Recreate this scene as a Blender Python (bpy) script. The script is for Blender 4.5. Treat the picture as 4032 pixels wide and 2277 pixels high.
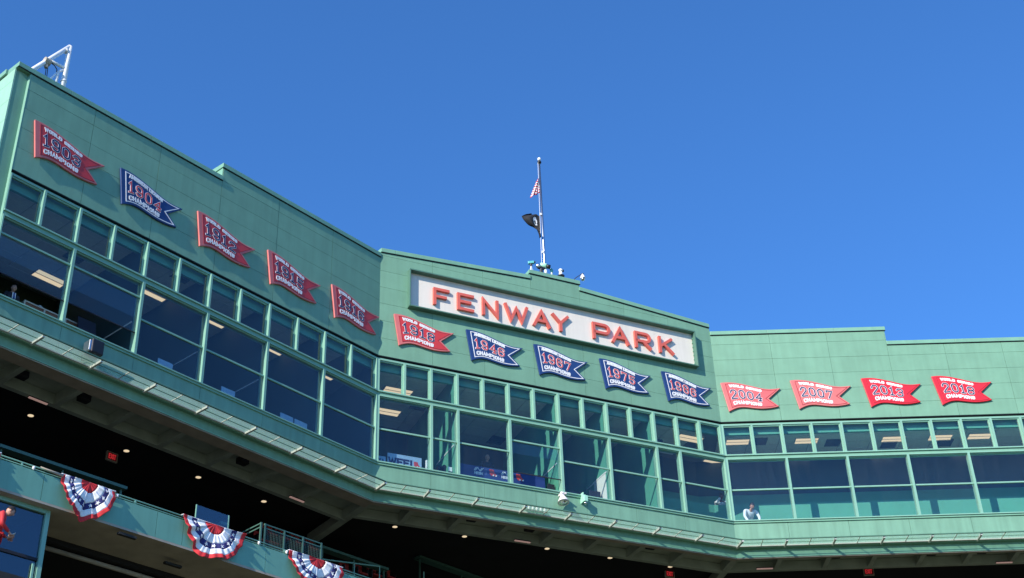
import bpy, bmesh, math, random
from mathutils import Vector, Matrix
random.seed(7)
R = math.radians
for o in list(bpy.data.objects): bpy.data.objects.remove(o)
S = bpy.context.scene
COL = S.collection

# ------------------------------------------------------------------ camera
Q_F, Q_PITCH, Q_ROLL = 5629.2067, 0.5824, -0.037
IW, IH, EYE = 4032.0, 2277.0, 1.7
cp, sp = math.cos(Q_PITCH), math.sin(Q_PITCH)
cr, sr = math.cos(Q_ROLL), math.sin(Q_ROLL)
FWD = Vector((0, cp, sp)); _ri = Vector((1, 0, 0)); _up = Vector((0, -sp, cp))
RI = cr*_ri + sr*_up; UP = -sr*_ri + cr*_up
cam = bpy.data.cameras.new('camera'); cam_o = bpy.data.objects.new('camera', cam); COL.objects.link(cam_o)
cam.sensor_width = 36; cam.sensor_fit = 'HORIZONTAL'; cam.lens = Q_F/IW*36
cam.clip_start = 0.1; cam.clip_end = 6000
cam_o.matrix_world = Matrix(((RI.x, UP.x, -FWD.x, 0), (RI.y, UP.y, -FWD.y, 0), (RI.z, UP.z, -FWD.z, EYE), (0, 0, 0, 1)))
S.camera = cam_o
S.render.resolution_x, S.render.resolution_y = 1024, 578

# ------------------------------------------------------------------ light
SUN_B, SUN_E = R(35.2), R(28)
to_sun = Vector((-math.sin(SUN_B)*math.cos(SUN_E), -math.cos(SUN_B)*math.cos(SUN_E), math.sin(SUN_E)))
W = bpy.data.worlds.new('World'); S.world = W; W.use_nodes = True
wn = W.node_tree; wn.nodes.clear()
wo = wn.nodes.new('ShaderNodeOutputWorld'); bg = wn.nodes.new('ShaderNodeBackground'); sky = wn.nodes.new('ShaderNodeTexSky')
sky.sky_type = 'NISHITA'; sky.sun_disc = False; sky.sun_elevation = SUN_E; sky.sun_rotation = math.pi + SUN_B
sky.altitude = 1500; sky.air_density = 1.1; sky.dust_density = 0.0; sky.ozone_density = 10.0
bg.inputs[1].default_value = 0.15
hs = wn.nodes.new('ShaderNodeHueSaturation'); hs.inputs['Saturation'].default_value = 1.05
wn.links.new(sky.outputs[0], hs.inputs['Color']); wn.links.new(hs.outputs[0], bg.inputs[0]); wn.links.new(bg.outputs[0], wo.inputs[0])
sun = bpy.data.lights.new('sun', 'SUN'); sun.energy = 3.68; sun.angle = R(0.5); sun.color = (1.0, 0.93, 0.82)
sun_o = bpy.data.objects.new('sun', sun); COL.objects.link(sun_o)
sun_o.rotation_euler = (-to_sun).to_track_quat('-Z', 'Y').to_euler(); sun_o.location = (-30, -40, 60)
S.view_settings.view_transform = 'Standard'; S.view_settings.look = 'None'
S.view_settings.exposure = 0.86; S.view_settings.gamma = 1.0; S.view_settings.use_curve_mapping = False
S.render.engine = 'CYCLES'
S.cycles.max_bounces = 8; S.cycles.transparent_max_bounces = 16

# ------------------------------------------------------------------ materials
MATS = {}
def paint(name, col, rough=0.6, var=0.10, streak=0.0, scale=1.2, bump=0.0, metal=0.0, rnd=0.0, bscale=80, spec=0.4):
    m = bpy.data.materials.new(name); m.use_nodes = True; nt = m.node_tree; N = nt.nodes; L = nt.links
    b = N['Principled BSDF']; b.inputs['Roughness'].default_value = rough; b.inputs['Metallic'].default_value = metal
    b.inputs['Specular IOR Level'].default_value = spec
    geo = N.new('ShaderNodeNewGeometry')
    n1 = N.new('ShaderNodeTexNoise'); n1.inputs['Scale'].default_value = scale; n1.inputs['Detail'].default_value = 6
    L.new(geo.outputs['Position'], n1.inputs['Vector'])
    mr = N.new('ShaderNodeMapRange'); mr.inputs[1].default_value = .3; mr.inputs[2].default_value = .7
    mr.inputs[3].default_value = 1-var; mr.inputs[4].default_value = 1+var
    L.new(n1.outputs['Fac'], mr.inputs[0]); val = mr.outputs[0]
    if streak:
        mp = N.new('ShaderNodeMapping'); mp.inputs['Scale'].default_value = (3.5, 3.5, .25)
        L.new(geo.outputs['Position'], mp.inputs['Vector'])
        n2 = N.new('ShaderNodeTexNoise'); n2.inputs['Scale'].default_value = 1.6; n2.inputs['Detail'].default_value = 4
        L.new(mp.outputs[0], n2.inputs['Vector'])
        m2 = N.new('ShaderNodeMapRange'); m2.inputs[1].default_value = .35; m2.inputs[2].default_value = .65
        m2.inputs[3].default_value = 1-streak; m2.inputs[4].default_value = 1+streak*.6
        L.new(n2.outputs['Fac'], m2.inputs[0])
        mu = N.new('ShaderNodeMath'); mu.operation = 'MULTIPLY'; L.new(val, mu.inputs[0]); L.new(m2.outputs[0], mu.inputs[1]); val = mu.outputs[0]
    if rnd:
        oi = N.new('ShaderNodeObjectInfo'); m3 = N.new('ShaderNodeMapRange'); m3.inputs[3].default_value = 1-rnd; m3.inputs[4].default_value = 1+rnd
        L.new(oi.outputs['Random'], m3.inputs[0])
        mu = N.new('ShaderNodeMath'); mu.operation = 'MULTIPLY'; L.new(val, mu.inputs[0]); L.new(m3.outputs[0], mu.inputs[1]); val = mu.outputs[0]
    vm = N.new('ShaderNodeVectorMath'); vm.operation = 'SCALE'; vm.inputs[0].default_value = col
    L.new(val, vm.inputs['Scale']); L.new(vm.outputs[0], b.inputs['Base Color'])
    if bump:
        n3 = N.new('ShaderNodeTexNoise'); n3.inputs['Scale'].default_value = bscale; n3.inputs['Detail'].default_value = 3
        L.new(geo.outputs['Position'], n3.inputs['Vector'])
        bp = N.new('ShaderNodeBump'); bp.inputs['Strength'].default_value = bump; bp.inputs['Distance'].default_value = .01
        L.new(n3.outputs['Fac'], bp.inputs['Height']); L.new(bp.outputs[0], b.inputs['Normal'])
    MATS[name] = m; return m
def glass(name, tint, ior=.05, refl=1.0, haze=0.0, dust=0.0):
    m = bpy.data.materials.new(name); m.use_nodes = True; nt = m.node_tree; N = nt.nodes; L = nt.links; N.clear()
    out = N.new('ShaderNodeOutputMaterial'); tr = N.new('ShaderNodeBsdfTransparent'); tr.inputs[0].default_value = (*tint, 1)
    gl = N.new('ShaderNodeBsdfGlossy'); gl.inputs['Roughness'].default_value = 0.01; gl.inputs[0].default_value = (refl, refl, refl, 1)
    lw = N.new('ShaderNodeLayerWeight'); lw.inputs[0].default_value = .5
    pw = N.new('ShaderNodeMath'); pw.operation = 'POWER'; pw.inputs[1].default_value = 4.0; L.new(lw.outputs['Facing'], pw.inputs[0])
    fr = N.new('ShaderNodeMapRange'); fr.inputs[3].default_value = ior; fr.inputs[4].default_value = 1.0; L.new(pw.outputs[0], fr.inputs[0])
    geo = N.new('ShaderNodeNewGeometry'); nz = N.new('ShaderNodeTexNoise'); nz.inputs['Scale'].default_value = .7
    bp = N.new('ShaderNodeBump'); bp.inputs['Strength'].default_value = .05; bp.inputs['Distance'].default_value = .05
    L.new(geo.outputs['Position'], nz.inputs['Vector']); L.new(nz.outputs['Fac'], bp.inputs['Height']); L.new(bp.outputs[0], gl.inputs['Normal'])
    mx = N.new('ShaderNodeMixShader'); L.new(fr.outputs[0], mx.inputs[0]); L.new(tr.outputs[0], mx.inputs[1]); L.new(gl.outputs[0], mx.inputs[2])
    last = mx
    if haze:
        df = N.new('ShaderNodeBsdfTranslucent'); df.inputs[0].default_value = (.62, .80, .70, 1)
        m2 = N.new('ShaderNodeMixShader'); m2.inputs[0].default_value = haze
        L.new(mx.outputs[0], m2.inputs[1]); L.new(df.outputs[0], m2.inputs[2]); last = m2
    if dust:
        mp = N.new('ShaderNodeMapping'); mp.inputs['Scale'].default_value = (5, 5, .5); L.new(geo.outputs['Position'], mp.inputs['Vector'])
        n2 = N.new('ShaderNodeTexNoise'); n2.inputs['Scale'].default_value = 1.3; n2.inputs['Detail'].default_value = 5; L.new(mp.outputs[0], n2.inputs['Vector'])
        oi = N.new('ShaderNodeObjectInfo'); ad = N.new('ShaderNodeMath'); ad.operation = 'MULTIPLY_ADD'; ad.inputs[1].default_value = .35; L.new(oi.outputs['Random'], ad.inputs[0]); L.new(n2.outputs['Fac'], ad.inputs[2])
        mr = N.new('ShaderNodeMapRange'); mr.inputs[1].default_value = .40; mr.inputs[2].default_value = .95; mr.inputs[4].default_value = dust; L.new(ad.outputs[0], mr.inputs[0])
        dd = N.new('ShaderNodeBsdfDiffuse'); dd.inputs[0].default_value = (.42, .45, .46, 1); m3 = N.new('ShaderNodeMixShader')
        L.new(mr.outputs[0], m3.inputs[0]); L.new(last.outputs[0], m3.inputs[1]); L.new(dd.outputs[0], m3.inputs[2]); last = m3
    L.new(last.outputs[0], out.inputs[0]); MATS[name] = m; return m
def emit(name, col, st):
    m = bpy.data.materials.new(name); m.use_nodes = True; b = m.node_tree.nodes['Principled BSDF']
    b.inputs['Base Color'].default_value = (*[c*.5 for c in col], 1)
    b.inputs['Emission Color'].default_value = (*col, 1); b.inputs['Emission Strength'].default_value = st
    MATS[name] = m; return m

GREEN = (.168, .335, .228)
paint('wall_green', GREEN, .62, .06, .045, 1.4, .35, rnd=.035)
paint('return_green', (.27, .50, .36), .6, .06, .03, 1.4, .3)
paint('trim_green', (.18, .365, .255), .45, .06, .03, 2, rnd=.03)
paint('frame_green', (.215, .415, .315), .35, .04, .02, 3, rnd=.02)
paint('backing_green', (.07, .17, .12), .8, .1)
paint('spandrel_green', (.166, .330, .228), .5, .06, .10, 1.2, .2, rnd=.03)
paint('fascia_green', (.15, .32, .22), .55, .07, .08, 1)
paint('pavilion_green', (.155, .36, .27), .5, .06, .06, 1, rnd=.03)
paint('soffit_brown', (.38, .33, .26), .8, .15, 0, 2)
paint('beam_green', (.34, .38, .31), .7, .15, 0, 2)
paint('dark_interior', (.012, .012, .013), .9, .2)  # near-black colour stands in for the deep shade under the decks
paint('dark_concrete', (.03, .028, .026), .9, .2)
paint('room_teal', (.09, .33, .225), .6, .05)
paint('room_blue', (.05, .085, .10), .7, .08)
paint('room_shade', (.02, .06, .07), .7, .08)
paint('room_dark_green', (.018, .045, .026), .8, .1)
paint('ceiling_tile', (.84, .83, .80), .9, .05, 0, 8, rnd=.06)
paint('ceiling_grid', (.25, .25, .25), .8, .05)
paint('carpet', (.34, .34, .32), .95, .15)
paint('counter', (.55, .58, .52), .5, .06)
paint('red_board', (.56, .045, .048), .38, .06, .03, 2)
paint('red_light', (.62, .16, .15), .42, .06, .03, 2)
paint('red_pale', (.66, .13, .13), .4, .08, .05, 2)
paint('red_bright', (.68, .025, .04), .35, .05, .03, 2)
paint('navy_board', (.018, .050, .165), .4, .06, .03, 2)
paint('navy_ink', (.018, .022, .085), .4, .03)
paint('white_ink', (.80, .80, .80), .45, .03)
paint('red_ink', (.60, .06, .06), .4, .05)
paint('maroon_line', (.34, .022, .03), .5, .05)
paint('sign_frame', (.085, .19, .14), .5, .06, .03, 2)
paint('sign_white', (.72, .665, .575), .5, .03, .04, 1)
paint('sign_coral', (.64, .125, .09), .4, .06, .04, 2)
paint('white_metal', (.78, .78, .77), .4, .06, .03, 4)
paint('aluminium', (.55, .56, .58), .32, .04, 0, 3, metal=1.0)
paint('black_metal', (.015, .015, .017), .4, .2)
paint('dark_plastic', (.022, .022, .035), .5, .15)
paint('pale_trim', (.62, .64, .58), .4, .08, 0, 3)
paint('cloth_white', (.80, .80, .80), .8, .04, 0, 6)
paint('cloth_red', (.58, .03, .035), .75, .08, 0, 6)
paint('cloth_navy', (.03, .03, .14), .8, .1, 0, 6)
paint('flag_black', (.018, .018, .02), .8, .2, 0, 4)
paint('seat_red', (.33, .022, .018), .5, .08)
paint('desk_wood', (.26, .10, .045), .5, .15, 0, 5)
paint('cream', (.6, .53, .42), .6, .05)
paint('banner_blue', (.30, .44, .60), .6, .04)
paint('banner_navy', (.022, .05, .20), .6, .06)
paint('skin', (.52, .27, .19), .5, .08, 0, 20)
paint('skin_dark', (.14, .06, .035), .5, .08, 0, 20)
paint('hair_dark', (.018, .014, .012), .6, .2)
paint('suit_dark', (.018, .02, .03), .8, .1)
paint('jacket_red', (.55, .03, .035), .7, .08, 0, 8)
paint('trousers', (.03, .035, .05), .85, .1)
paint('mint_case', (.35, .66, .5), .45, .06)
paint('teal_case', (.10, .42, .42), .4, .08)
paint('pinkish_white', (.80, .74, .72), .4, .04)
paint('reflector', (.65, .6, .55), .15, .1, 0, 6, metal=1.0)
paint('mesh_wire', (.07, .12, .10), .5, .05)
paint('rail_shaded_green', (.06, .14, .11), .5, .05)  # darkened green, shade under the press box put into the colour
paint('screen_blue', (.05, .12, .25), .2, .05)
paint('board_white', (.78, .78, .72), .6, .02)
glass('window_glass', (.90, .945, .955), .040, dust=.010)
glass('clear_glass', (.93, .97, .95), .04)
glass('ledge_glass', (.93, .96, .94), .03, .8, .14)
glass('screen_glass', (.72, .82, .90), .10)
glass('suite_glass', (.52, .62, .72), .10)
emit('lamp_warm', (1.0, .78, .50), .45)
emit('lamp_troffer', (1.0, .74, .46), .50)
emit('lamp_pink', (1.0, .62, .55), .13)
emit('lamp_exit', (1.0, .05, .06), .20)

# ground material: grass and dirt
def ground_mat():
    m = bpy.data.materials.new('field'); m.use_nodes = True; nt = m.node_tree; N = nt.nodes; L = nt.links
    b = N['Principled BSDF']; b.inputs['Roughness'].default_value = .95
    geo = N.new('ShaderNodeNewGeometry'); n = N.new('ShaderNodeTexNoise'); n.inputs['Scale'].default_value = .4; n.inputs['Detail'].default_value = 8
    L.new(geo.outputs['Position'], n.inputs['Vector']); r = N.new('ShaderNodeValToRGB')
    r.color_ramp.elements[0].color = (.07, .10, .04, 1); r.color_ramp.elements[1].color = (.17, .14, .09, 1)
    L.new(n.outputs['Fac'], r.inputs[0]); L.new(r.outputs[0], b.inputs['Base Color']); MATS['field'] = m
ground_mat()

# ------------------------------------------------------------------ helpers
def ray(px, py): return FWD*Q_F + RI*(px-IW/2) + UP*(IH/2-py)
AZ = {'L': .8681, 'C': .4422, 'R': .017, 'P': .82}
def dvec(fa): return Vector((math.cos(AZ[fa]), math.sin(AZ[fa]), 0))
def nvec(fa): return Vector((math.sin(AZ[fa]), -math.cos(AZ[fa]), 0))
BASE = {}
BASE['L'] = Vector((-4.7771, 43.129, 0)); BASE['C'] = BASE['L'].copy()
CLEN = 14.0
BASE['R'] = BASE['C'] + dvec('C')*CLEN
_r = ray(350, 1900); _h = math.hypot(_r.x, _r.y); BASE['P'] = Vector((_r.x/_h*33, _r.y/_h*33, 0))
def F(fa, u, o, z): 
    p = BASE[fa] + dvec(fa)*u + nvec(fa)*o
    return Vector((p.x, p.y, z+EYE))
def hit(fa, px, py, off=0.0):
    r = ray(px, py); n = nvec(fa); b = BASE[fa] + n*off
    t = b.dot(n)/r.dot(n); X = r*t
    return (X-b).dot(dvec(fa)), X.z
def hitz(fa, px, py, z):
    r = ray(px, py); X = r*(z/r.z); b = BASE[fa]
    return (X-b).dot(dvec(fa)), (X-b).dot(nvec(fa))
TH = math.tan((AZ['L']-AZ['C'])/2); TH2 = math.tan((AZ['C']-AZ['R'])/2)
def umin(fa, o, lim): return {'C': o*TH, 'R': o*TH2}.get(fa, lim)
def umax(fa, o, lim): return {'L': -o*TH, 'C': CLEN-o*TH2}.get(fa, lim)

class MB:
    def __init__(s): s.v = []; s.f = []; s.m = []; s.mi = 0
    def add(s, vs, fs):
        k = len(s.v); s.v += [Vector(v) for v in vs]; s.f += [tuple(k+i for i in f) for f in fs]; s.m += [s.mi]*len(fs); return s
    def hexa(s, p):   # p: 4 bottom, 4 top (same order)
        return s.add(p, [(3, 2, 1, 0), (4, 5, 6, 7), (0, 1, 5, 4), (1, 2, 6, 5), (2, 3, 7, 6), (3, 0, 4, 7)])
    def fbox(s, fa, u0, u1, o0, o1, z0, z1, mit=(False, False), zt=None):
        lo, hi = min(o0, o1), max(o0, o1)
        a = (lambda o: umin(fa, o, u0)) if mit[0] else (lambda o: u0)
        b = (lambda o: umax(fa, o, u1)) if mit[1] else (lambda o: u1)
        za, zb = zt if zt else (z1, z1)
        P = [F(fa, a(hi), hi, z0), F(fa, b(hi), hi, z0), F(fa, b(lo), lo, z0), F(fa, a(lo), lo, z0),
             F(fa, a(hi), hi, za), F(fa, b(hi), hi, zb), F(fa, b(lo), lo, zb), F(fa, a(lo), lo, za)]
        return s.hexa(P)
    def box(s, c, sx, sy, sz, rot=None):
        M = rot if rot else Matrix.Identity(3); c = Vector(c)
        P = [c + M @ Vector((x*sx/2, y*sy/2, z*sz/2)) for z in (-1, 1) for x, y in ((-1, -1), (1, -1), (1, 1), (-1, 1))]
        return s.hexa(P)
    def tube(s, pts, rads, n=10, cap=True):
        if not isinstance(rads, (list, tuple)): rads = [rads]*len(pts)
        pts = [Vector(p) for p in pts]; k = len(s.v); ref = None
        for i, p in enumerate(pts):
            t = (pts[min(i+1, len(pts)-1)] - pts[max(i-1, 0)]).normalized()
            if ref is None: ref = t.orthogonal().normalized()
            a = (ref - t*ref.dot(t)).normalized(); ref = a; b = t.cross(a)
            for j in range(n):
                an = 2*math.pi*j/n; s.v.append(p + (a*math.cos(an)+b*math.sin(an))*rads[i])
        for i in range(len(pts)-1):
            for j in range(n):
                s.f.append((k+i*n+j, k+i*n+(j+1) % n, k+(i+1)*n+(j+1) % n, k+(i+1)*n+j)); s.m.append(s.mi)
        if cap:
            s.f.append(tuple(k+j for j in reversed(range(n)))); s.m.append(s.mi)
            e = k+(len(pts)-1)*n; s.f.append(tuple(e+j for j in range(n))); s.m.append(s.mi)
        return s
    def lathe(s, prof, M, n=16):   # prof: list of (r, h) along local z
        k = len(s.v)
        for r, h in prof:
            for j in range(n):
                an = 2*math.pi*j/n; s.v.append(M @ Vector((r*math.cos(an), r*math.sin(an), h)))
        for i in range(len(prof)-1):
            for j in range(n):
                s.f.append((k+i*n+j, k+i*n+(j+1) % n, k+(i+1)*n+(j+1) % n, k+(i+1)*n+j)); s.m.append(s.mi)
        s.f.append(tuple(k+j for j in reversed(range(n)))); s.m.append(s.mi)
        e = k+(len(prof)-1)*n; s.f.append(tuple(e+j for j in range(n))); s.m.append(s.mi)
        return s
    def build(s, name, mats, parent=None, smooth=False, bevel=0):
        if isinstance(mats, str): mats = [mats]
        xs = [v.x for v in s.v]; ys = [v.y for v in s.v]; zs = [v.z for v in s.v]
        c = Vector(((min(xs)+max(xs))/2, (min(ys)+max(ys))/2, min(zs)))
        me = bpy.data.meshes.new(name); me.from_pydata([v-c for v in s.v], [], s.f)
        for m in mats: me.materials.append(MATS[m])
        for i, p in enumerate(me.polygons): p.material_index = s.m[i]; p.use_smooth = smooth
        me.update(); return link(name, me, c, parent, bevel)
def link(name, me, loc, parent=None, bevel=0, rot=None):
    o = bpy.data.objects.new(name, me); COL.objects.link(o); o.location = loc
    if rot: o.rotation_euler = rot
    if parent is not None: setp(o, parent)
    if bevel:
        b = o.modifiers.new('bevel', 'BEVEL'); b.width = bevel; b.segments = 2; b.limit_method = 'ANGLE'
    return o
WL = {}
def wm(o):
    m = Matrix.Translation(o.location) @ o.rotation_euler.to_matrix().to_4x4()
    return m
WORLD = {}
def setp(o, parent):
    w = wm(o); WORLD[o.name] = w
    pw = WORLD.get(parent.name, wm(parent)); o.parent = parent; o.matrix_parent_inverse = pw.inverted()
def thing(name, label, cat, loc, group=None, rotz=0):
    o = bpy.data.objects.new(name, None); COL.objects.link(o); o.location = loc; o.rotation_euler = (0, 0, rotz)
    o.empty_display_size = .2; return tag(o, label, cat, group)
def tag(o, label, cat, group=None):
    o['label'] = label; o['category'] = cat
    if group: o['group'] = group
    return o

# stroke font -------------------------------------------------------
GL = {
 'A': (4, [[(0, 0), (2, 6), (4, 0)], [(.75, 2), (3.25, 2)]]), 'C': (4, [[(4, 4.6), (4, 5), (3, 6), (1, 6), (0, 5), (0, 1), (1, 0), (3, 0), (4, 1), (4, 1.4)]]),
 'D': (4, [[(0, 0), (0, 6), (3, 6), (4, 5), (4, 1), (3, 0), (0, 0), 'c']]), 'E': (3.6, [[(3.6, 6), (0, 6), (0, 0), (3.6, 0)], [(0, 3.1), (2.9, 3.1)]]),
 'F': (3.4, [[(3.4, 6), (0, 6), (0, 0)], [(0, 3.0), (2.7, 3.0)]]), 'G': (4, [[(4, 4.6), (4, 5), (3, 6), (1, 6), (0, 5), (0, 1), (1, 0), (3, 0), (4, 1), (4, 2.7), (2.4, 2.7)]]),
 'H': (4, [[(0, 0), (0, 6)], [(4, 0), (4, 6)], [(0, 3), (4, 3)]]), 'I': (1, [[(.5, 0), (.5, 6)]]), 'K': (3.9, [[(0, 0), (0, 6)], [(3.6, 6), (.2, 2.4)], [(1.2, 3.4), (3.9, 0)]]),
 'L': (3.4, [[(0, 6), (0, 0), (3.4, 0)]]), 'M': (5, [[(0, 0), (0, 6), (2.5, 2), (5, 6), (5, 0)]]), 'N': (4, [[(0, 0), (0, 6), (4, 0), (4, 6)]]),
 'O': (4, [[(1, 0), (0, 1), (0, 5), (1, 6), (3, 6), (4, 5), (4, 1), (3, 0), 'c']]), 'P': (4, [[(0, 0), (0, 6), (3, 6), (4, 5.3), (4, 3.2), (3, 2.5), (0, 2.5)]]),
 'R': (4, [[(0, 0), (0, 6), (3, 6), (4, 5.3), (4, 3.3), (3, 2.6), (0, 2.6)], [(2.0, 2.6), (4, 0)]]), 'S': (4, [[(4, 4.7), (4, 5), (3, 6), (1, 6), (0, 5), (0, 4), (1, 3), (3, 3), (4, 2), (4, 1), (3, 0), (1, 0), (0, 1), (0, 1.3)]]),
 'T': (4, [[(0, 6), (4, 6)], [(2, 6), (2, 0)]]), 'U': (4, [[(0, 6), (0, 1), (1, 0), (3, 0), (4, 1), (4, 6)]]), 'W': (5.4, [[(0, 6), (1.3, 0), (2.7, 5), (4.1, 0), (5.4, 6)]]),
 'X': (4, [[(0, 0), (4, 6)], [(0, 6), (4, 0)]]), 'Y': (4, [[(0, 6), (2, 2.9), (4, 6)], [(2, 2.9), (2, 0)]]),
 '0': (4, [[(1.2, 0), (0, 1.2), (0, 4.8), (1.2, 6), (2.8, 6), (4, 4.8), (4, 1.2), (2.8, 0), 'c']]), '1': (2.6, [[(.2, 4.9), (1.3, 6), (1.3, 0)], [(0, 0), (2.6, 0)]]),
 '2': (4, [[(0, 4.4), (0, 5), (1, 6), (3, 6), (4, 5), (4, 3.8), (0, .6), (0, 0), (4, 0)]]), '3': (4, [[(0, 4.8), (1, 6), (3, 6), (4, 5), (4, 4), (3, 3.1), (4, 2.2), (4, 1), (3, 0), (1, 0), (0, 1.2)], [(1.4, 3.1), (3, 3.1)]]),
 '4': (4, [[(3, 0), (3, 6), (0, 2), (4.2, 2)], [(2, 0), (4, 0)]]), '5': (4, [[(3.8, 6), (0.2, 6), (0.2, 3.5), (3, 3.5), (4, 2.5), (4, 1), (3, 0), (1, 0), (0, 1)]]),
 '6': (4, [[(4, 4.9), (3, 6), (1, 6), (0, 5), (0, 1), (1, 0), (3, 0), (4, 1), (4, 2.4), (3, 3.4), (0, 3.4)]]), '7': (4, [[(0, 4.9), (0, 6), (4, 6), (1.6, 0)]]),
 '8': (4, [[(1, 3.1), (0, 4), (0, 5), (1, 6), (3, 6), (4, 5), (4, 4), (3, 3.1), (1, 3.1), (0, 2.2), (0, 1), (1, 0), (3, 0), (4, 1), (4, 2.2), (3, 3.1)]]),
 '9': (4, [[(0, 1.1), (1, 0), (3, 0), (4, 1), (4, 5), (3, 6), (1, 6), (0, 5), (0, 3.6), (1, 2.6), (4, 2.6)]]), ' ': (2, [])}
def offset_poly(P, closed, hw):
    n = len(P); out = []
    for i in range(n):
        a = P[i-1] if (i > 0 or closed) else None; b = P[(i+1) % n] if (i < n-1 or closed) else None; p = P[i]
        def nr(s, e):
            dx, dy = e[0]-s[0], e[1]-s[1]; l = math.hypot(dx, dy) or 1e-6; return (-dy/l, dx/l), (dx/l, dy/l)
        if a is None: nn, t = nr(p, b); c = (p[0]-t[0]*hw*.98, p[1]-t[1]*hw*.98); out.append(((c[0]+nn[0]*hw, c[1]+nn[1]*hw), (c[0]-nn[0]*hw, c[1]-nn[1]*hw)))
        elif b is None: nn, t = nr(a, p); c = (p[0]+t[0]*hw*.98, p[1]+t[1]*hw*.98); out.append(((c[0]+nn[0]*hw, c[1]+nn[1]*hw), (c[0]-nn[0]*hw, c[1]-nn[1]*hw)))
        else:
            n1, _ = nr(a, p); n2, _ = nr(p, b); mx, my = n1[0]+n2[0], n1[1]+n2[1]; l = math.hypot(mx, my) or 1e-6; mx /= l; my /= l
            k = hw/max(.42, mx*n1[0]+my*n1[1]); out.append(((p[0]+mx*k, p[1]+my*k), (p[0]-mx*k, p[1]-my*k)))
    return out
def stroke_mesh(mb, polys, hw, fn, d0, d1, sub=1):
    """polys in 2D, fn(x,y,depth)->world; solid strips from depth d0 (back) to d1 (front)"""
    for q, poly in enumerate(polys):
        closed = poly[-1] == 'c'; P = [p for p in poly if p != 'c']
        if len(P) > 2 and closed and P[0] == P[-1]: P = P[:-1]
        if sub > 1:
            Q = []
            rng = range(len(P) if closed else len(P)-1)
            for i in rng:
                a, b = P[i], P[(i+1) % len(P)]
                for j in range(sub): Q.append((a[0]+(b[0]-a[0])*j/sub, a[1]+(b[1]-a[1])*j/sub))
            if not closed: Q.append(P[-1])
            P = Q
        O = offset_poly(P, closed, hw); e = .0007*q
        n = len(O); k = len(mb.v)
        for l, r in O:
            mb.v += [fn(l[0], l[1], d1+e), fn(r[0], r[1], d1+e), fn(r[0], r[1], d0), fn(l[0], l[1], d0)]
        for i in range(n if closed else n-1):
            a, b = k+4*i, k+4*((i+1) % n)
            for j in range(4):
                mb.f.append((a+j, a+(j+1) % 4, b+(j+1) % 4, b+j)); mb.m.append(mb.mi)
        if not closed:
            mb.f.append((k, k+3, k+2, k+1)); mb.m.append(mb.mi); e2 = k+4*(n-1); mb.f.append((e2, e2+1, e2+2, e2+3)); mb.m.append(mb.mi)
def text_polys(txt, x0, x1, y0, y1, gap=1.3):
    tot = sum(GL[c][0] for c in txt) + gap*(len(txt)-1); sx = (x1-x0)/tot; sy = (y1-y0)/6; x = 0; out = []
    for c in txt:
        w, ps = GL[c]; out.append([[(p if p == 'c' else (x0+(x+p[0])*sx, y0+p[1]*sy)) for p in poly] for poly in ps]); x += w+gap
    return out

# ------------------------------------------------------------------ ground
mb = MB(); mb.add([(-2500, -2500, 0), (2500, -2500, 0), (2500, 2500, 0), (-2500, 2500, 0)], [(0, 1, 2, 3)])
g = mb.build('ground', 'field'); g['kind'] = 'structure'; g['label'] = 'mown grass playing field in front of the grandstand'
ORIGIN = F('C', 7, -4.5, -EYE)
PB = thing('press_box_building', 'green panelled stadium press box with three angled window fronts above the grandstand', 'building', ORIGIN)

# ------------------------------------------------------------------ upper wall: panels, backing, copings
ZH = 25.85                       # bottom of panelled wall
def topz(fa, u):
    if fa == 'L': return 29.48 if u < -7.3 else 30.02
    if fa == 'C':
        if u < 6.08: return 30.25 + .30*u/6.08
        if u < 8.17: return 30.80
        return 30.51 - .39*(u-8.17)/5.83
    return 29.77 if u < 7.0 else 29.10
SECT = {'L': [(-14.56, -7.3), (-7.3, 0)], 'C': [(0, 6.08), (6.08, 8.17), (8.17, 14)], 'R': [(0, 7.0), (7.0, 15.0)]}
JU = {'L': [-14.56, -12.26, -9.78, -7.3, -4.85, -2.35, 0], 'C': [0, 2.04, 4.08, 6.08, 8.17, 10.1, 12.07, 14], 'R': [0, 2.35, 4.65, 7.0, 9.27, 11.57, 13.3, 15.0]}
JZ = {'L': [ZH, 26.68, 27.41, 28.13, 28.85, 29.5], 'C': [ZH, 26.57, 27.30, 28.03, 28.73, 29.44, 30.12], 'R': [ZH, 26.51, 27.21, 27.90, 28.61, 29.32]}
wall = {}
for fa in 'LCR':
    mb = MB()
    for i, (a, b) in enumerate(SECT[fa]):
        first = i == 0 and fa != 'L'; last = i == len(SECT[fa])-1 and fa != 'R'
        mb.fbox(fa, a, b, -.045, -.5, ZH+.004, 0, (first, last), zt=(topz(fa, a+1e-4)-.02, topz(fa, b-1e-4)-.02))
    wall[fa] = mb.build('wall', 'backing_green', PB)
G = .0045
for fa in 'LCR':
    us = JU[fa]
    for i in range(len(us)-1):
        a, b = us[i], us[i+1]; ta, tb = topz(fa, a+1e-4), topz(fa, b-1e-4)
        zs = [z for z in JZ[fa] if z < min(ta, tb)-.12]+[None]
        for j in range(len(zs)-1):
            z0 = zs[j]+(G if j else 0); mit = (i == 0 and fa != 'L', i == len(us)-2 and fa != 'R')
            Gv = .006 if fa == 'L' else G; u0 = a+(0 if i == 0 else Gv); u1 = b-(0 if i == len(us)-2 else Gv)
            pr = random.uniform(-.002, .002)
            if zs[j+1] is None: MB().fbox(fa, u0, u1, pr, -.046, z0, 0, mit, zt=(ta-.035, tb-.035)).build('wall_panel', 'wall_green', wall[fa])
            else: MB().fbox(fa, u0, u1, pr, -.046, z0, zs[j+1]-G, mit).build('wall_panel', 'wall_green', wall[fa])
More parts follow.
